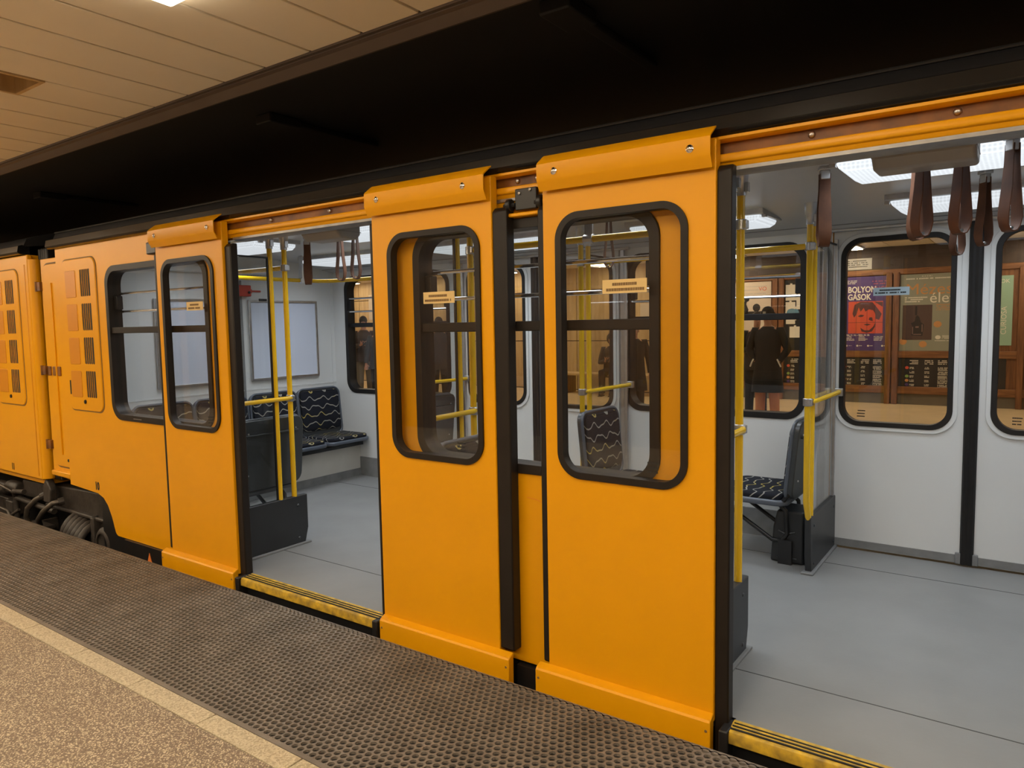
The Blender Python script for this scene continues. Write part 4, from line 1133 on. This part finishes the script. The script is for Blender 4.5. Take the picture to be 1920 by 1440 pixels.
# end walls
ew = obj('end_wall', MB().box(-5.89, -5.83, YI - 0.02, YF + 0.02, ZF, 2.21), M['white'], car)
obj('wall_strip', MB().box(-5.832, -5.824, 3.945, 3.965, 0.45, 2.05), M['kick'], ew)
obj('wall_strip', MB().box(-5.832, -5.826, 4.985, 4.995, 0.45, 2.15), M['white'], ew)
obj('wall_strip', MB().box(-5.832, -5.826, YI, YF, 0.985, 0.998), M['white'], ew)
obj('wall_band', MB().box(-5.84, -5.79, YI, 4.25, 2.04, 2.10), M['white'], ew, bevel=0.01)
obj('end_wall', MB().box(XR - 0.02, XR + 0.04, YI - 0.06, YF + 0.02, ZF, 2.21), M['white'], car)
# bench base
bb = obj('bench_base', MB().box(-5.83, -5.50, YI + 0.02, YF, ZF, 0.37), M['white_dirty'], car, bevel=0.006)
obj('kick_strip', MB().box(-5.502, -5.492, YI + 0.02, YF, ZF, 0.125), M['kick'], bb)
obj('bench_edge', MB().box(-5.83, -5.46, YI + 0.02, YF, 0.365, 0.40), M['dark_panel'], bb, bevel=0.004)
obj('under_seat_rail', MB().box(-5.78, -5.56, YI + 0.05, YF - 0.02, 0.40, 0.44), M['black'], bb)

# =====================================================================================
#                                     INTERIOR THINGS
# =====================================================================================
def make_seat(strut=True):
    """local: back plane at x=0, facing +x, width along y"""
    t = thing('passenger_seat', 'x', 'seat')
    W = 0.258
    def curve(z): return 0.05 - (z - 0.47) * 0.10      # back leans away
    n = 10
    # backrest cushion
    mb = MB(); ol = rr(-W + 0.022, W - 0.022, 0.53, 0.925, 0.055, 6)
    vs = []; k = len(ol)
    for dx in (0.0, 0.032, 0.04):
        sc_ = 1.0 if dx < 0.04 else 0.93
        for (y, z) in ol: vs.append((curve(z) + dx - 0.015 * (1 - (y / W) ** 2), y * sc_, 0.7275 + (z - 0.7275) * sc_))
    fs = [tuple(range(k - 1, -1, -1)), tuple(range(2 * k, 3 * k))]
    for L0 in (0, 1):
        for i in range(k): a = L0 * k + i; b = L0 * k + (i + 1) % k; fs.append((a, b, b + k, a + k))
    mb.add(vs, fs)
    obj('backrest', mb, M['fabric'], t, smooth=40)
    # shell of the back
    mb = MB(); ol = rr(-W, W, 0.47, 0.945, 0.07, 6); vs = []
    for dx in (-0.028, 0.012): 
        for (y, z) in ol: vs.append((curve(z) + dx - 0.015 * (1 - (y / W) ** 2), y, z))
    k = len(ol); fs = [tuple(range(k - 1, -1, -1)), tuple(range(k, 2 * k))]
    for i in range(k): b = (i + 1) % k; fs.append((i, b, b + k, i + k))
    mb.add(vs, fs)
    sh = obj('back_shell', mb, M['shell'], t, smooth=40, bevel=0.006)
    rm = MB(); rm.tube([(curve(z) + 0.012 - 0.015 * (1 - (y / W) ** 2), y, z) for (y, z) in ol] + [(curve(ol[0][1]) + 0.012 - 0.015 * (1 - (ol[0][0] / W) ** 2), ol[0][0], ol[0][1])], 0.011, 8)
    obj('shell_rim', rm, M['rim'], sh, smooth=60)
    obj('shell_panel', MB().box(curve(0.8) - 0.047, curve(0.8) - 0.030, -W + 0.05, W - 0.05, 0.84, 0.852), M['shell'], sh, bevel=0.003)
    for y in (-W + 0.07, W - 0.07):
        for z in (0.58, 0.86): obj('screw', MB().lathe([(0.007, 0), (0.005, -0.004)], (curve(z) - 0.036, y, z), 'X', 8), M['alu'], sh)
    # cushion
    mb = MB().prism(rr(0.075, 0.47, -W + 0.018, W - 0.018, 0.06, 6), XY, 0.455, 0.495)
    obj('cushion', mb, M['fabric'], t, smooth=40, bevel=0.014, seg=3)
    mb = MB().prism(rr(0.05, 0.485, -W, W, 0.07, 6), XY, 0.425, 0.462)
    sh2 = obj('cushion_shell', mb, M['rim'], t, smooth=40, bevel=0.012, seg=3)
    for q in (1, -1): obj('side_joint', MB().tube([(0.075, q * (W - 0.03), 0.46), (0.045, q * (W - 0.02), 0.50), (0.045, q * (W - 0.02), 0.56)], 0.014, 8), M['black'], t)
    if strut:
        for y in (-0.15, 0.15):
            sm_ = MB()
            sm_.tube([(0.40, y, 0.425), (0.12, y, 0.415), (0.08, y, 0.38), (0.07, y, 0.24), (0.10, y, 0.19), (0.16, y, 0.19), (0.46, y, 0.38)], 0.014, 8)
            sm_.box(0.04, 0.12, y - 0.02, y + 0.02, ZF, 0.20)
            obj('support_frame', sm_, M['black'], t, smooth=50)
    return t
s_strut = make_seat(True); s_bench = make_seat(False)
seats = [
    (s_bench, -5.815, 4.765, 0, 'wavy patterned seat nearest the far window on the end wall bench'),
    (None, -5.815, 4.235, 0, 'wavy patterned seat under the framed sheet, behind the two yellow poles'),
    (None, -5.815, 3.69, 0, 'wavy patterned end wall seat partly hidden by the black door edge'),
    (None, -5.815, 3.16, 0, 'wavy patterned end wall seat seen at the bottom of the leftmost body window'),
    (s_strut, -4.17, 3.01, pi, 'seat with its dark back shell against the glass of the left doorway screen'),
    (None, -4.19, 4.70, pi, 'seat seen from behind beyond the left door leaf, against the far screen'),
    (None, -2.44, 2.99, 0, 'seat whose rounded blue-grey top edge shows low in the left door leaf'),
    (None, -2.44, 4.44, 0, 'wavy patterned seat facing right, seen through the right door leaf'),
    (None, -1.10, 4.66, pi, 'seat seen from the side beside the right yellow poles, above the black bin'),
]
for src, x, y, rz, lab in seats:
    if src is not None: cur = src; o = src
    else: o = copy_tree(cur)
    o.location = (x, y, 0); o.rotation_euler = (0, 0, rz); o['label'] = lab
    o['group'] = 'moquette seats in the car'

# door screens with poles
def screen(x, near, label, glass_on=True):
    t = thing('door_screen', label, 'screen', (x, 0, ZF), group='screens with grab poles beside the doors')
    s_ = 1 if near else -1
    y0 = YI + 0.002 if near else YF - 0.002
    Y = lambda d: y0 + s_ * d
    z = lambda v: v - ZF
    L1 = 0.52 if near else 0.655
    pn = [(Y(0), 0), (Y(L1 - 0.03), 0), (Y(L1), z(0.16)), (Y(L1), z(0.395)), (Y(0), z(0.395))]
    obj('panel', MB().prism(pn, YZ, -0.018, 0.018), M['dark_panel'], t, smooth=30, bevel=0.005)
    obj('panel_foot', MB().box(-0.035, 0.035, Y(0), Y(L1 + 0.01), 0, 0.014), M['kick'], t, bevel=0.004)
    for d in (0.05, L1 - 0.08):
        for zz in (0.10, 0.33):
            obj('screw', MB().lathe([(0.010, 0.018), (0.006, 0.023)], (0, Y(d), z(zz)), 'X', 8), M['shell'], t)
    p1 = (0.31 if near else 0.64); p2 = (0.425 if near else 0.795)
    if not near: p1, p2 = 0.60, 0.70
    obj('glass_pane', MB().box(-0.003, 0.003, Y(0.01), Y(p1 - 0.012), z(0.395), z(2.02)), M['pane_partition'], t)
    obj('glass_edge', MB().box(-0.006, 0.006, Y(p1 - 0.026), Y(p1 - 0.014), z(0.395), z(2.02)).box(-0.006, 0.006, Y(p1 - 0.026), Y(0), z(2.01), z(2.02)), M['rubber'], t)
    obj('wall_channel', MB().box(-0.012, 0.012, Y(0.012), Y(0.034), z(0.395), z(2.05)), M['alu'], t, bevel=0.003)
    for d in (p1, p2):
        zl = z(0.395) if d < L1 else z(0.395)
        pl = obj('pole', MB().tube([(0, Y(min(d, L1 - 0.02)) if d > L1 else Y(d), zl - 0.02), (0, Y(d), zl + 0.10), (0, Y(d), z(2.13))], 0.0175, 14), M['pole'], t)
        obj('top_socket', MB().lathe([(0.022, 0), (0.022, 0.05), (0.030, 0.06), (0.034, 0.12)], (0, Y(d), z(2.075)), 'Z', 12).box(0.02, 0.034, Y(d) - 0.012, Y(d) + 0.012, z(2.09), z(2.13)), M['alu'], pl, smooth=40)
    for zz in (1.955, 1.075):
        obj('pole_clamp', MB().lathe([(0.026, -0.022), (0.026, 0.022)], (0, Y(p2), z(zz)), 'Z', 12).box(-0.005, 0.03, Y(p2) - 0.02, Y(p2) + 0.02, z(zz) - 0.018, z(zz) + 0.018), M['alu'], t, smooth=40, bevel=0.003)
    obj('wall_clamp', MB().box(0.008, 0.056, Y(0.0), Y(0.035), z(1.05), z(1.10)), M['alu'], t, bevel=0.004)
    obj('hand_bar', MB().tube([(0.032, Y(0.02), z(1.075)), (0.032, Y(p2 - 0.05), z(1.078)), (0.02, Y(p2 - 0.01), z(1.078)), (0, Y(p2), z(1.078))], 0.0145, 12), M['pole'], t)
    return t
screen(-4.10, True, 'glass screen, charcoal panel and two yellow poles just inside the left doorway')
screen(-4.10, False, 'far screen with yellow poles beyond the left doorway, seen past the left door leaf')
screen(-2.50, True, 'screen with two yellow poles directly behind the left door leaf glass')
screen(-2.50, False, 'far screen with two yellow poles seen at left in the right door leaf glass')
screen(-1.02, True, 'charcoal panel and yellow poles just inside the right doorway at its near left')
screen(-1.02, False, 'far screen with a thick yellow pole pair and charcoal panel beside the white closed doors')

# overhead rails
def rail(label, pts, brackets):
    t = thing('overhead_rail', label, 'rail', pts[0])
    o0 = Vector(pts[0])
    obj('tube', MB().tube([Vector(p) - o0 for p in pts], 0.0165, 12), M['pole'], t, smooth=50)
    for b in brackets:
        q = Vector(b) - o0
        mb = MB().box(q.x - 0.022, q.x + 0.022, q.y - 0.005, q.y + 0.005, q.z + 0.02, 2.165 - o0.z)
        mb.lathe([(0.024, -0.025), (0.024, 0.025)], q, 'X', 10)
        mb.lathe([(0.006, -0.006), (0.006, -0.002)], (q.x, q.y - 0.005, q.z + 0.06), 'Y', 8)
        obj('bracket', mb, M['alu'], t, bevel=0.002)
    return t
zr = 1.955
rail('U-shaped yellow overhead rail bending round above the end wall seats', [(-4.10, 3.127, zr), (-4.9, 3.127, zr), (-5.02, 3.15, zr), (-5.08, 3.25, zr), (-5.09, 3.4, zr), (-5.09, 4.1, zr), (-5.07, 4.22, zr), (-4.98, 4.29, zr), (-4.86, 4.31, zr), (-4.10, 4.33, zr)], [(-5.09, 4.05, zr)])
rail('yellow overhead rail seen high in the right door leaf glass, near side', [(-2.50, 3.127, zr), (-1.02, 3.127, zr)], [(-1.76, 3.127, zr)])
rail('yellow overhead rail on the far side between two far screens', [(-2.50, 4.33, zr), (-1.02, 4.33, zr)], [(-1.76, 4.33, zr)])

# hanging straps
def make_strap():
    t = thing('hanging_strap', 'x', 'strap')
    # loop in xz-plane, band width along y; origin at the ceiling
    pts = []
    L = 0.335
    prof = [(0.010, -0.03), (0.012, -0.10), (0.016, -0.18), (0.024, -0.25), (0.026, -0.285), (0.022, -0.315), (0.012, -L + 0.004), (0.0, -L)]
    path = [(-a, z) for a, z in prof] + [(a, z) for a, z in reversed(prof[:-1])]
    mb = MB(); vs = []; th = 0.004; n = len(path)
    for i, (x, z) in enumerate(path):
        a = path[max(i - 1, 0)]; b = path[min(i + 1, n - 1)]
        dx, dz = b[0] - a[0], b[1] - a[1]; l = math.hypot(dx, dz); nx, nz = -dz / l, dx / l
        hw = 0.026 if -0.30 < z < -0.14 else 0.022
        vs += [(x + nx * th / 2, -hw, z + nz * th / 2), (x + nx * th / 2, hw, z + nz * th / 2), (x - nx * th / 2, hw, z - nz * th / 2), (x - nx * th / 2, -hw, z - nz * th / 2)]
    fs = [(3, 2, 1, 0), tuple(range(4 * n - 4, 4 * n))]
    for i in range(n - 1):
        for k in range(4): a = i * 4 + k; b = i * 4 + (k + 1) % 4; fs.append((a, b, b + 4, a + 4))
    mb.add(vs, fs)
    st = obj('leather_loop', mb, M['leather'], t, smooth=30)
    obj('rivet', MB().lathe([(0.006, -0.012), (0.006, 0.012)], (0, 0, -L + 0.012), 'Y', 8), M['chrome'], st)
    obj('clamp', MB().box(-0.014, 0.014, -0.020, 0.020, -0.055, -0.015).box(-0.022, 0.022, -0.024, 0.024, -0.016, 0.0), M['alu'], t, bevel=0.004)
    return t
stp = make_strap()
def ceil_z(y):
    pr_ = cp[:11]
    for (a, za), (b, zb) in zip(pr_, pr_[1:]):
        if a <= y <= b: return za + (zb - za) * (y - a) / (b - a)
    return 2.19
straps = [
    (-0.73, 3.33, -1.15, 'brown leather strap hanging alone left of the strap cluster in the right doorway'),
    (-0.385, 3.36, 0.7, 'strap just behind and left of the two under the grey speaker box'),
    (-0.335, 3.06, 0.7, 'strap on the left of the two directly below the grey speaker box'),
    (-0.215, 3.06, 0.7, 'strap on the right of the two directly below the grey speaker box'),
    (-0.315, 4.36, 0.7, 'lower hanging strap in front of the black seal of the white far doors, farther in'),
    (-0.185, 3.95, 0.7, 'strap beside the figure 5 on the white far door'),
    (-0.07, 3.16, 0.7, 'dark strap at the right edge of the photo'),
    (-4.22, 3.42, -0.85, 'pale brown strap hanging right of the two poles in the left doorway'),
    (-3.60, 3.18, 0.5, 'left strap of the pair in front of the bright lamp in the left doorway'),
    (-3.33, 3.06, 0.5, 'right strap of the pair in front of the bright lamp in the left doorway'),
    (-3.05, 2.98, -0.6, 'strap half hidden by the edge of the left door leaf'),
    (-1.98, 3.75, 0.7, 'strap seen through the upper glass of the right door leaf'),
]
for i, (x, y, rz, lab) in enumerate(straps):
    o = stp if i == 0 else copy_tree(stp)
    o.location = (x, y, ceil_z(y)); o.rotation_euler = (0, 0, rz); o['label'] = lab; o['group'] = 'leather straps in the car'

# lamps of the car
def car_lamp(x0, x1, y, label, w=0.36):
    z = ceil_z(y)
    t = thing('car_lamp', label, 'lamp', ((x0 + x1) / 2, y, z), group='prismatic ceiling lamps in the car')
    hl = (x1 - x0) / 2; hw = w / 2
    obj('housing', MB().box(-hl - 0.02, hl + 0.02, -hw - 0.02, hw + 0.02, -0.022, 0.03), M['alu'], t, bevel=0.006)
    prof = [(-hl, -0.02), (-hl + 0.015, -0.045), (-hl + 0.045, -0.062), (hl - 0.045, -0.062), (hl - 0.015, -0.045), (hl, -0.02)]
    mb = MB().prism(prof, lambda u, v, d: (u, d, v), -hw, hw)
    obj('diffuser', mb, M['lamp_train'], t, bevel=0.015, seg=3)
    for sx_ in (-hl - 0.012, hl + 0.012):
        obj('end_clip', MB().box(sx_ - 0.012, sx_ + 0.012, -hw + 0.02, -hw + 0.05, -0.034, -0.02), M['alu'], t)
    return t
car_lamp(-5.55, -4.47, 3.35, 'bright lamp above the end wall seats, at the top left corner of the left doorway')
car_lamp(-3.86, -2.72, 3.35, 'bright lamp at the top right of the left doorway')
car_lamp(-2.10, -1.15, 3.35, 'bright lamp over the seats behind the right door leaf')
car_lamp(-0.66, 0.48, 3.35, 'long prismatic lamp nearest the viewer in the right doorway')
car_lamp(-5.45, -4.35, 4.52, 'far lamp above the end wall bench')
car_lamp(-3.90, -2.80, 4.52, 'far lamp in the left doorway, behind the strap pair')
car_lamp(-2.15, -1.30, 4.52, 'far lamp over the far seats behind the right door leaf')
car_lamp(-0.63, 0.48, 4.52, 'far long lamp above the white closed doors in the right doorway')
# grey boxes over the doors
for (x0, x1, lab) in ((-0.46, -0.155, 'grey speaker box over the right doorway'), (-3.47, -3.16, 'grey speaker box over the left doorway')):
    t = thing('speaker_box', lab, 'speaker', ((x0 + x1) / 2, 2.85, 2.135))
    hw = (x1 - x0) / 2
    obj('case', MB().prism([(-0.09, 0.0), (0.10, 0.03), (0.10, -0.055), (0.075, -0.085), (-0.04, -0.085), (-0.08, -0.05)], YZ, -hw, hw), M['lamp_house'], t, bevel=0.012, seg=3)
    obj('seam', MB().box(-hw - 0.001, hw + 0.001, -0.075, 0.102, -0.045, -0.042), M['kick'], t)
# bin under the far seat
t = thing('litter_bin', 'black litter bin on the car floor under the far right seat', 'bin', (-1.175, 4.62, ZF))
obj('case', MB().prism([(-0.10, 0), (0.10, 0), (0.10, 0.33), (-0.06, 0.33), (-0.085, 0.22)], XZ, -0.10, 0.12), M['dark_panel'], t, bevel=0.015, seg=3)
obj('pull', MB().tube([(-0.05, -0.102, 0.20), (0.0, -0.108, 0.185), (0.05, -0.102, 0.20)], 0.006, 6), M['shell'], t)
obj('base_rib', MB().box(-0.06, 0.06, -0.106, -0.098, 0.028, 0.04), M['shell'], t, bevel=0.003)
# framed sheets on the end wall
for (y0, y1, lab) in ((4.02, 4.80, 'blank pale sheet in a grey frame above the end wall seats, behind the poles'), (3.14, 3.74, 'blank pale sheet in a grey frame seen through the leftmost windows')):
    t = thing('framed_sheet', lab, 'frame', (-5.822, (y0 + y1) / 2, 1.07))
    h = (y1 - y0) / 2
    obj('frame', MB().prism([(-h, 0), (h, 0), (h, 0.745), (-h, 0.745)], YZ, -0.004, 0.016, [[(-h + 0.022, 0.022), (h - 0.022, 0.022), (h - 0.022, 0.723), (-h + 0.022, 0.723)]]), M['alu'], t, bevel=0.003)
    obj('sheet', MB().box(-0.003, 0.006, -h + 0.02, h - 0.02, 0.02, 0.725), M['ad'], t)
    if y0 > 4: obj('clip', MB().box(0.012, 0.024, -0.28, -0.20, 0.735, 0.757), M['rubber'], t)
# red emergency box with arrow
t = thing('alarm_box', 'red alarm box with a small black button on the end wall', 'alarm', (-5.822, 3.955, 1.845))
obj('case', MB().box(-0.004, 0.05, -0.075, 0.075, 0, 0.10), M['red'], t, bevel=0.006)
obj('button', MB().lathe([(0.012, 0.05), (0.012, 0.058)], (0, 0.05, 0.035), 'X', 10), M['ink'], t)
ar = MB().prism([(0.09, 0.05), (0.115, 0.07), (0.115, 0.058), (0.21, 0.058), (0.21, 0.042), (0.115, 0.042), (0.115, 0.03)], YZ, -0.003, 0.0)
obj('arrow_sticker', ar, M['red'], t)
# notices stuck high on the end wall
t = thing('notice_board', 'white notice strip with small dark print high on the end wall left of the poles', 'notice', (-5.822, 3.95, 1.99))
obj('sheet', MB().box(-0.004, 0.003, -0.05, 0.38, 0, 0.06), M['white'], t)
lp = MB(); rg = random.Random(8)
for q in range(3):
    u = -0.04
    while u < 0.34:
        wv = rg.uniform(0.008, 0.02); lp.box(0.003, 0.0036, u, u + wv, 0.045 - q * 0.018, 0.053 - q * 0.018); u += wv + 0.006
obj('small_print', lp, M['ink'], t)

# =====================================================================================
#                                     SECOND CAR, BELLOWS, RUNNING GEAR
# =====================================================================================
c2 = thing('metro_car', 'end of the next yellow car at the left edge, beyond the black gangway', 'train', (0, 0, 0))
ol = [(-6.80, 0.30), (-6.80, 2.20), (-11.0, 2.20), (-11.0, 0.30)]
obj('side_panel', MB().prism(ol, XZ, YO, YO + 0.04), M['yellow'], c2, smooth=None, bevel=0.012, seg=3)
obj('corner_post', MB().tube([(-6.80, YO + 0.055, 0.31), (-6.80, YO + 0.055, 2.16)], 0.05, 14), M['yellow'], c2)
obj('corner_strip', MB().box(-6.865, -6.855, YO - 0.004, YO + 0.01, 0.33, 2.12), M['yellow_emb_shade'], c2, bevel=0.003)
obj('body_core', MB().box(-11.0, -6.83, YO + 0.05, 5.08, 0.25, 2.2), M['yellow'], c2)
obj('gutter', MB().prism([(2.585, 2.212), (2.575, 2.225), (2.585, 2.272), (2.62, 2.285), (2.67, 2.285), (2.67, 2.205), (2.60, 2.205)], YZ, -11.0, -6.86), M['gutter'], c2, smooth=40)
obj('roof', MB().prism(rp, YZ, -11.0, -6.84), M['roof'], c2, smooth=50)
grille_door(c2, -7.58, -7.00, 0.93, 2.09)
text_obj('number_text', '11', 0.08, M['ink'], (-7.42, YO - 0.002, 0.335), c2, sx=0.8, bold=0.003)
bl = thing('gangway_bellows', 'black rubber gangway bellows between the two yellow cars', 'bellows', (-6.72, 2.70, 0.3))
for q in range(4):
    u = -0.075 + q * 0.045
    obj('fold', MB().prism([(0.0, 0.0), (2.3, 0.0), (2.3, 1.95), (0.0, 1.95)], YZ, u, u + 0.04, [[(0.1, 0.1), (2.2, 0.1), (2.2, 1.85), (0.1, 1.85)]]), M['rubber'], bl, bevel=0.012)
obj('inner_wall', MB().box(-0.07, 0.1, 0.06, 2.2, 0.05, 1.9), M['black'], bl)

bg = thing('bogie', 'greasy black running gear with coil spring and axle box under the car ends', 'bogie', (-6.4, 2.8, -0.6))
def B(p): return (p[0] + 6.4, p[1] - 2.8, p[2] + 0.6)
def bbox(mb, x0, x1, y0, y1, z0, z1): return mb.box(x0 + 6.4, x1 + 6.4, y0 - 2.8, y1 - 2.8, z0 + 0.6, z1 + 0.6)
mb = MB(); mb.prism([(a + 6.4, b + 0.6) for a, b in ((-7.55, 0.20), (-5.90, 0.26), (-5.75, 0.15), (-5.90, 0.05), (-7.55, 0.05))], XZ, -0.06, 0.35)
obj('frame_beam', mb, M['grime'], bg, bevel=0.012)
obj('beam_flange', bbox(MB(), -7.0, -5.78, 2.70, 2.78, 0.03, 0.06), M['grime'], bg, bevel=0.01)
obj('backing', bbox(MB(), -11.0, -5.86, 3.0, 4.9, -0.55, 0.28).box(0.54, 0.95, 0.2, 2.1, 0.05, 0.55), M['black'], bg)
sp = MB()
for q in range(6):
    f = q / 5.0
    sp.torus(B((-6.50 + 0.26 * f, 2.74, -0.10 - 0.06 * f)), 0.135, 0.030, (1, 0.35, -0.3), 20, 8)
obj('coil_spring', sp, M['grime'], bg, smooth=60)
obj('spring_core', MB().tube([B((-6.56, 2.74, -0.09)), B((-6.2, 2.80, -0.17))], 0.10, 14), M['black'], bg)
ch = MB()
for q in range(7): ch.torus(B((-6.14, 2.70, 0.0 - q * 0.035)), 0.016, 0.007, (1 if q % 2 else 0, 1, 0.2), 10, 6)
obj('chain', ch, M['grime'], bg, smooth=60)
obj('bracket', bbox(bbox(MB(), -6.13, -6.08, 2.68, 2.9, -0.4, 0.06), -6.10, -5.98, 2.74, 2.86, -0.4, 0.05), M['grime'], bg, bevel=0.01)
obj('axle_box', MB().lathe([(0.13, 0.10), (0.13, -0.06), (0.11, -0.08), (0.085, -0.085), (0.085, -0.07), (0.02, -0.07)], B((-5.90, 2.74, -0.12)), 'Y', 20).box(B((-6.0, 0, 0))[0], B((-5.79, 0, 0))[0], -0.02, 0.15, 0.46, 0.58), M['grime'], bg, smooth=35)
obj('wheel', MB().lathe([(0.36, 0.0), (0.36, 0.10), (0.39, 0.11), (0.39, 0.13), (0.1, 0.13)], B((-5.9, 2.86, -0.50)), 'Y', 28), M['iron'], bg, smooth=35)
for a in (((-6.93, 2.70, 0.15), (-7.02, 2.64, 0.10), (-7.10, 2.60, 0.02), (-7.14, 2.60, -0.06), (-7.15, 2.62, -0.12)), ((-6.62, 2.70, 0.13), (-6.64, 2.62, 0.12), (-6.74, 2.58, 0.04), (-6.84, 2.58, -0.04), (-6.92, 2.62, -0.10), (-6.97, 2.64, -0.13))):
    pts = []
    for p, q in zip(a, a[1:]):
        for f in (0, 0.5): pts.append(Vector(B(p)).lerp(Vector(B(q)), f))
    pts.append(Vector(B(a[-1])))
    h = obj('air_hose', MB().tube(pts, 0.022, 10), M['iron'], bg, smooth=60, label='worn grey air hose')
    obj('hose_coupling', MB().tube([pts[0], pts[1]], 0.032, 10), M['grime'], h)
obj('coupler_bracket', MB().prism([(-6.87 + 6.4, 0.10 + 0.6), (-6.74 + 6.4, 0.10 + 0.6), (-6.72 + 6.4, 0.22 + 0.6), (-6.80 + 6.4, 0.31 + 0.6), (-6.87 + 6.4, 0.24 + 0.6)], XZ, -0.16, -0.10), M['grime'], bg, bevel=0.01)
obj('brake_rod', MB().tube([B((-7.50, 2.66, 0.06)), B((-6.72, 2.66, 0.03))], 0.024, 10).tube([B((-7.50, 2.66, 0.06)), B((-7.50, 2.66, -0.3))], 0.024, 10).tube([B((-7.50, 2.66, 0.06)), B((-7.42, 2.62, 0.13)), B((-7.2, 2.62, 0.15))], 0.022, 8), M['grime'], bg, smooth=60)
stp_ = obj('step', bbox(bbox(MB(), -7.30, -6.95, 2.55, 2.75, -0.17, -0.14), -7.28, -7.25, 2.60, 2.9, -0.3, -0.15), M['grime'], bg, bevel=0.004)
th = MB()
for q in range(5): bbox(th, -7.30 + q * 0.06, -7.275 + q * 0.06, 2.55, 2.62, -0.14, -0.118)
obj('step_teeth', th, M['alu_dark'], stp_)
mb = MB()
for q in range(3):
    mb.lathe([(0.05, -0.12), (0.06, -0.10), (0.06, 0.10), (0.05, 0.12)], B((-7.66 - q * 0.28, 2.72, 0.12 - 0.03 * q)), 'X', 12)
bbox(mb, -7.75, -7.60, 2.66, 2.8, -0.13, -0.0); bbox(mb, -8.1, -7.8, 2.7, 2.85, -0.2, 0.0)
obj('equipment', mb, M['grime'], bg, smooth=35, bevel=0.008)
obj('cable_tangle', MB().tube([B((-7.95, 2.68, 0.02)), B((-7.85, 2.62, -0.06)), B((-7.7, 2.66, -0.10)), B((-7.55, 2.62, -0.12)), B((-7.45, 2.66, -0.05))], 0.014, 8).tube([B((-7.9, 2.66, 0.14)), B((-7.72, 2.6, 0.17)), B((-7.56, 2.66, 0.10)), B((-7.5, 2.66, 0.0))], 0.012, 8), M['iron'], bg, smooth=60)
# red fire cabinet etc. are not visible; end of scene
print('objects', len(bpy.data.objects))
